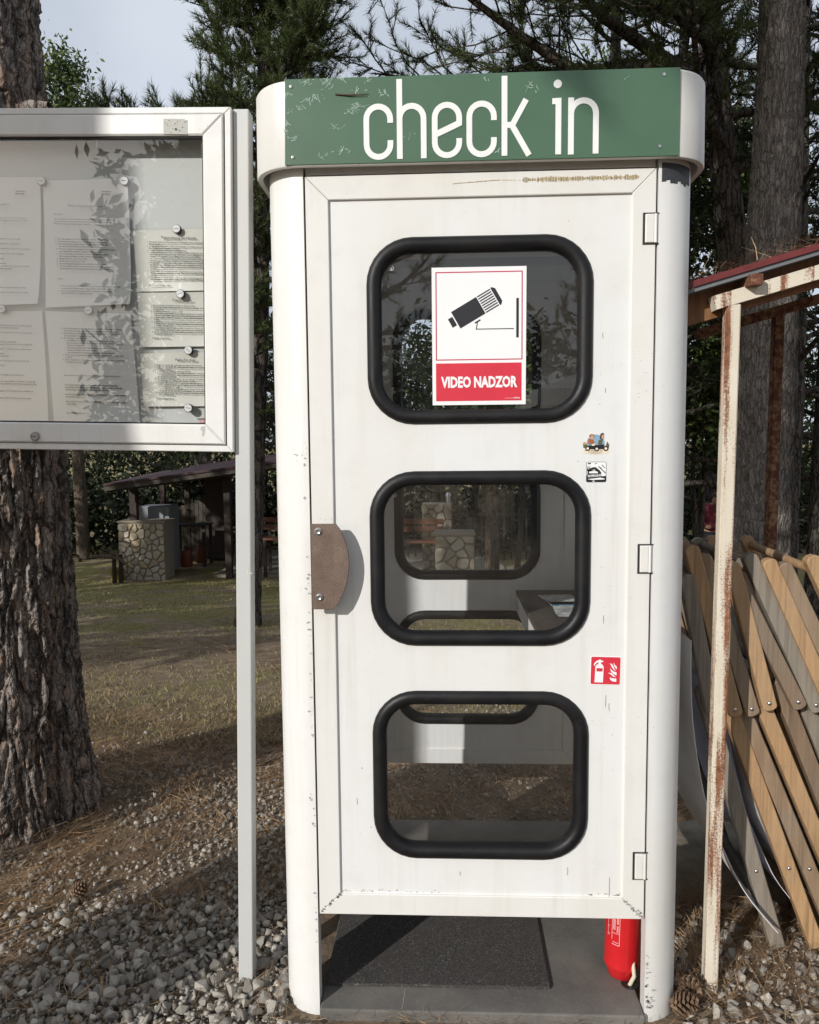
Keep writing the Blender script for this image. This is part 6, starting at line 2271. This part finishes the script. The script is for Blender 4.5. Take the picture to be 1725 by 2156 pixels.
for i, (u, v, h, mt, lab) in enumerate((((983, 850, .40, 'crate_orange', 'orange gas bottle on the shelter floor')), (845, 930, .34, 'crate_orange', 'dark red gas bottle left of the orange one in the shelter'))):
    uu, vv = 202.1 + .2246 * u, 943.4 + .2246 * v
    p = at(uu, vv, SY + 1.9 - .6 * i)
    t = thing('gas_bottle', lab, 'gas bottle', (p.x, p.y, FZ_ + .06))
    LOCAL.add(t)
    MB().lathe([(.11, .0), (.125, .03), (.13, .06), (.13, .30), (.10, .37), (.04, .40)], 18).build('body', mt, t, True)
    MB().lathe([(.03, .395), (.03, .44), (.055, .44), (.055, .46)], 12).build('valve', 'dark_metal', t, True)
tb = thing('shelter_table', 'dark low table inside the shelter', 'table', (-2.9, SY + 1.4, FZ_ + .06))
p = at(407, 1103, SY + 1.5)
MB().box(p.x - .45, p.x + .35, SY + 1.2, SY + 1.8, p.z - .03, p.z).build('tabletop', 'dark_wood', tb)
for dx in (-.4, .3):
    for dy in (1.25, 1.72):
        MB().box(p.x + dx - .03, p.x + dx + .03, SY + dy, SY + dy + .06, FZ_ + .06, p.z - .031).build('leg', 'dark_wood', tb)
# rustic rail left of the wall
rail_t = thing('log_rail', 'low rustic log rail left of the stone wall', 'fence', (-5.8, 12.4, -1.15))
p = at(190, 1173, 12.4); q = at(262, 1178, 12.4)
MB().tube([(p.x, p.y, p.z + .02), ((p.x + q.x) / 2, p.y, p.z), (q.x - .1, q.y, q.z + .03), (q.x + .10, q.y - .1, q.z - .12)], [.03, .035, .035, .025], 8).build('log', 'bark_young', rail_t, True)
for u in (238, 292 - 40):
    p = at(u, 1173, 12.4)
    MB().tube([(p.x, 12.42, -1.2), (p.x + .01, 12.42, p.z + .05)], [.045, .04], 8).build('post', 'dark_wood', rail_t, True)
yb_ = at(247, 1205, 12.75)
bk = MB().lathe([(.10, 0), (.12, .02), (.14, .25), (.145, .26), (.125, .26), (.11, .05)], 16, (yb_.x, 12.75))
bk.v = [(a, b, c - 1.15) for a, b, c in bk.v]
tag(bk.build('bucket', 'yellow_plastic', None, True), 'yellow bucket beside the stone wall foot', 'bucket')

# -- picnic benches and the stone grill behind the booth
def bench(label, u0, u1, v, Y, mt='bench_wood'):
    a = at(u0, v, Y); b = at(u1, v, Y)
    g0 = gz((a.x + b.x) / 2, Y)
    t = thing('garden_bench', label, 'bench', ((a.x + b.x) / 2, Y, g0), 'wooden benches behind the booth')
    x0_, x1_ = a.x, b.x
    for k in range(2):
        MB().bbox(x0_, x1_, Y + .40, Y + .44, a.z - .12 - .15 * k, a.z - .15 * k - .01, .01).build('back_slat', mt, t)
    zs_ = a.z - .40
    for k in range(3):
        MB().bbox(x0_, x1_, Y + .13 * k - .02, Y + .13 * k + .10, zs_ - .04, zs_, .008).build('seat_slat', 'bench_wood', t)
    for x in (x0_ + .15, x1_ - .15):
        MB().box(x - .03, x + .03, Y - .02, Y + .40, zs_ - .10, zs_ - .041).build('bearer', 'dark_wood', t)
        MB().box(x - .03, x + .03, Y, Y + .06, g0 - .05, zs_ - .101).build('leg', 'dark_wood', t)
        MB().box(x - .03, x + .03, Y + .441, Y + .49, g0 - .05, a.z - .02).build('leg', 'dark_wood', t)


bench('brown wooden bench seen through the middle window left of the grill', 800, 934, 1096, 12.4)
bench('brown wooden bench in the gap between notice board post and booth', 540, 640, 1092, 13.2)
grill = thing('stone_grill', 'rubble stone grill pillar seen through the middle window', 'grill', (-.1, 9.2, -.9))
a = at(915, 1128, 9.0); b = at(1000, 1128, 9.0)
g0 = gz(a.x, 9.0)
MB().box(a.x + .01, b.x - .01, 9.015, 9.55, g0 - .1, a.z).build('core', 'mortar', grill)
stone_face(grill, a.x, 9.0, g0 - .03, b.x - a.x, a.z - g0 + .03, 4, 6, 8, .010)
MB().box(a.x - .01, b.x + .01, 8.98, 9.57, a.z + .002, a.z + .03).build('cap', 'mortar', grill)
chim = thing('stone_chimney', 'sunlit rubble stone chimney block behind the bench in the middle window', 'chimney', (-.4, 13.2, -1.16))
a = at(888, 1062, 13.2); b = at(952, 1062, 13.2)
MB().box(a.x + .01, b.x - .01, 13.215, 13.7, -1.2, a.z).build('core', 'mortar', chim)
stone_face(chim, a.x, 13.2, -1.18, b.x - a.x, a.z + 1.2, 4, 9, 9, .010)
p = at(944, 1058, 13.3)
MB().lathe([(.05, a.z), (.05, a.z + .16), (.065, a.z + .16), (.03, a.z + .22)], 14, (p.x, 13.45)).build('flue', 'steel', chim, True)
# fence far behind
fen = thing('picket_fence', 'dark low fence across the wood behind the windows', 'fence', (1.5, 15.6, -1.16))
for k in range(40):
    x = -1.4 + .17 * k
    MB().box(x - .02, x + .02, 15.6, 15.63, -1.25, .02).build('picket', 'dark_wood', fen)
for z in (-.85, -.15):
    MB().box(-1.6, 5.5, 15.632, 15.67, z, z + .06).build('rail', 'dark_wood', fen)

# ================================================================== PERSON in the distance
def person():
    p = at(1497, 1066, 12.6)
    g0 = gz(p.x, 12.6)
    t = thing('person', 'person in a dark red jacket and dark trousers standing beyond the deck chairs', 'person', (p.x, 12.6, g0))
    H = 1.68
    X, Y = p.x, 12.6
    J = {'pel': (0, 0, .92), 'spine': (0, .0, 1.14), 'chest': (.02, -.02, 1.34), 'neck': (.05, -.05, 1.47), 'head': (.08, -.09, 1.585), 'crown': (.085, -.09, 1.66),
         'shl': (-.16, -.01, 1.40), 'ell': (-.25, -.06, 1.16), 'wrl': (-.12, -.20, 1.06), 'hal': (-.06, -.24, 1.06), 'shr': (.18, -.03, 1.40), 'elr': (.26, -.08, 1.15), 'wrr': (.16, -.22, 1.05), 'har': (.11, -.26, 1.05),
         'hpl': (-.09, 0, .88), 'knl': (-.10, -.02, .48), 'anl': (-.11, .02, .08), 'tol': (-.12, -.13, .035), 'hpr': (.09, 0, .88), 'knr': (.11, -.03, .48), 'anr': (.12, .02, .08), 'tor': (.13, -.13, .035)}
    rad = {'pel': .14, 'spine': .135, 'chest': .15, 'neck': .055, 'head': .095, 'crown': .06, 'shl': .075, 'ell': .052, 'wrl': .038, 'hal': .04, 'shr': .075, 'elr': .052, 'wrr': .038, 'har': .04, 'hpl': .095, 'knl': .065, 'anl': .045, 'tol': .04, 'hpr': .095, 'knr': .065, 'anr': .045, 'tor': .04}
    E_ = [('pel', 'spine'), ('spine', 'chest'), ('chest', 'neck'), ('neck', 'head'), ('head', 'crown'), ('chest', 'shl'), ('shl', 'ell'), ('ell', 'wrl'), ('wrl', 'hal'), ('chest', 'shr'), ('shr', 'elr'), ('elr', 'wrr'), ('wrr', 'har'), ('pel', 'hpl'), ('hpl', 'knl'), ('knl', 'anl'), ('anl', 'tol'), ('pel', 'hpr'), ('hpr', 'knr'), ('knr', 'anr'), ('anr', 'tor')]
    ks = list(J)

    def skin(name, keys, grow, mat, cut=None):
        me = bpy.data.meshes.new(name)
        kk = [k for k in ks if k in keys]
        me.from_pydata([(X + J[k][0], Y + J[k][1], g0 + J[k][2]) for k in kk], [(kk.index(a), kk.index(b)) for a, b in E_ if a in kk and b in kk], [])
        o = bpy.data.objects.new(name, me); COL.objects.link(o)
        m = o.modifiers.new('skin', 'SKIN')
        for i, k in enumerate(kk):
            me.skin_vertices[0].data[i].radius = (rad[k] * grow, rad[k] * grow * (.8 if k in ('pel', 'spine', 'chest') else 1))
        me.skin_vertices[0].data[0].use_root = True
        o.modifiers.new('sub', 'SUBSURF').render_levels = 2
        o.modifiers['sub'].levels = 2
        bpy.context.view_layer.update()
        dg = bpy.context.evaluated_depsgraph_get()
        m2 = bpy.data.meshes.new_from_object(o.evaluated_get(dg))
        bpy.data.objects.remove(o)
        m2.name = name
        m2.materials.clear()
        m2.polygons.foreach_set('use_smooth', [True] * len(m2.polygons))
        return link(name, m2, mat, t)
    skin('body', set(ks), 1.0, 'skin')
    skin('jacket', {'pel', 'spine', 'chest', 'neck', 'shl', 'ell', 'wrl', 'shr', 'elr', 'wrr'}, 1.36, 'jacket_red')
    skin('trousers', {'pel', 'hpl', 'knl', 'anl', 'hpr', 'knr', 'anr'}, 1.18, 'trouser_dark')
    skin('shoes', {'anl', 'tol'}, 1.25, 'trouser_dark'); skin('shoes', {'anr', 'tor'}, 1.25, 'trouser_dark')
    bm = bmesh.new(); bmesh.ops.create_icosphere(bm, subdivisions=2, radius=.108)
    for v_ in bm.verts:
        v_.co = Vector((X + .085 + v_.co.x, Y - .07 + v_.co.y, g0 + 1.615 + v_.co.z * .9))
    bmesh.ops.delete(bm, geom=[v_ for v_ in bm.verts if v_.co.z < g0 + 1.60 and v_.co.y < Y - .08], context='VERTS')
    MB().bm(bm).build('hair', 'hair_brown', t, True)


person()
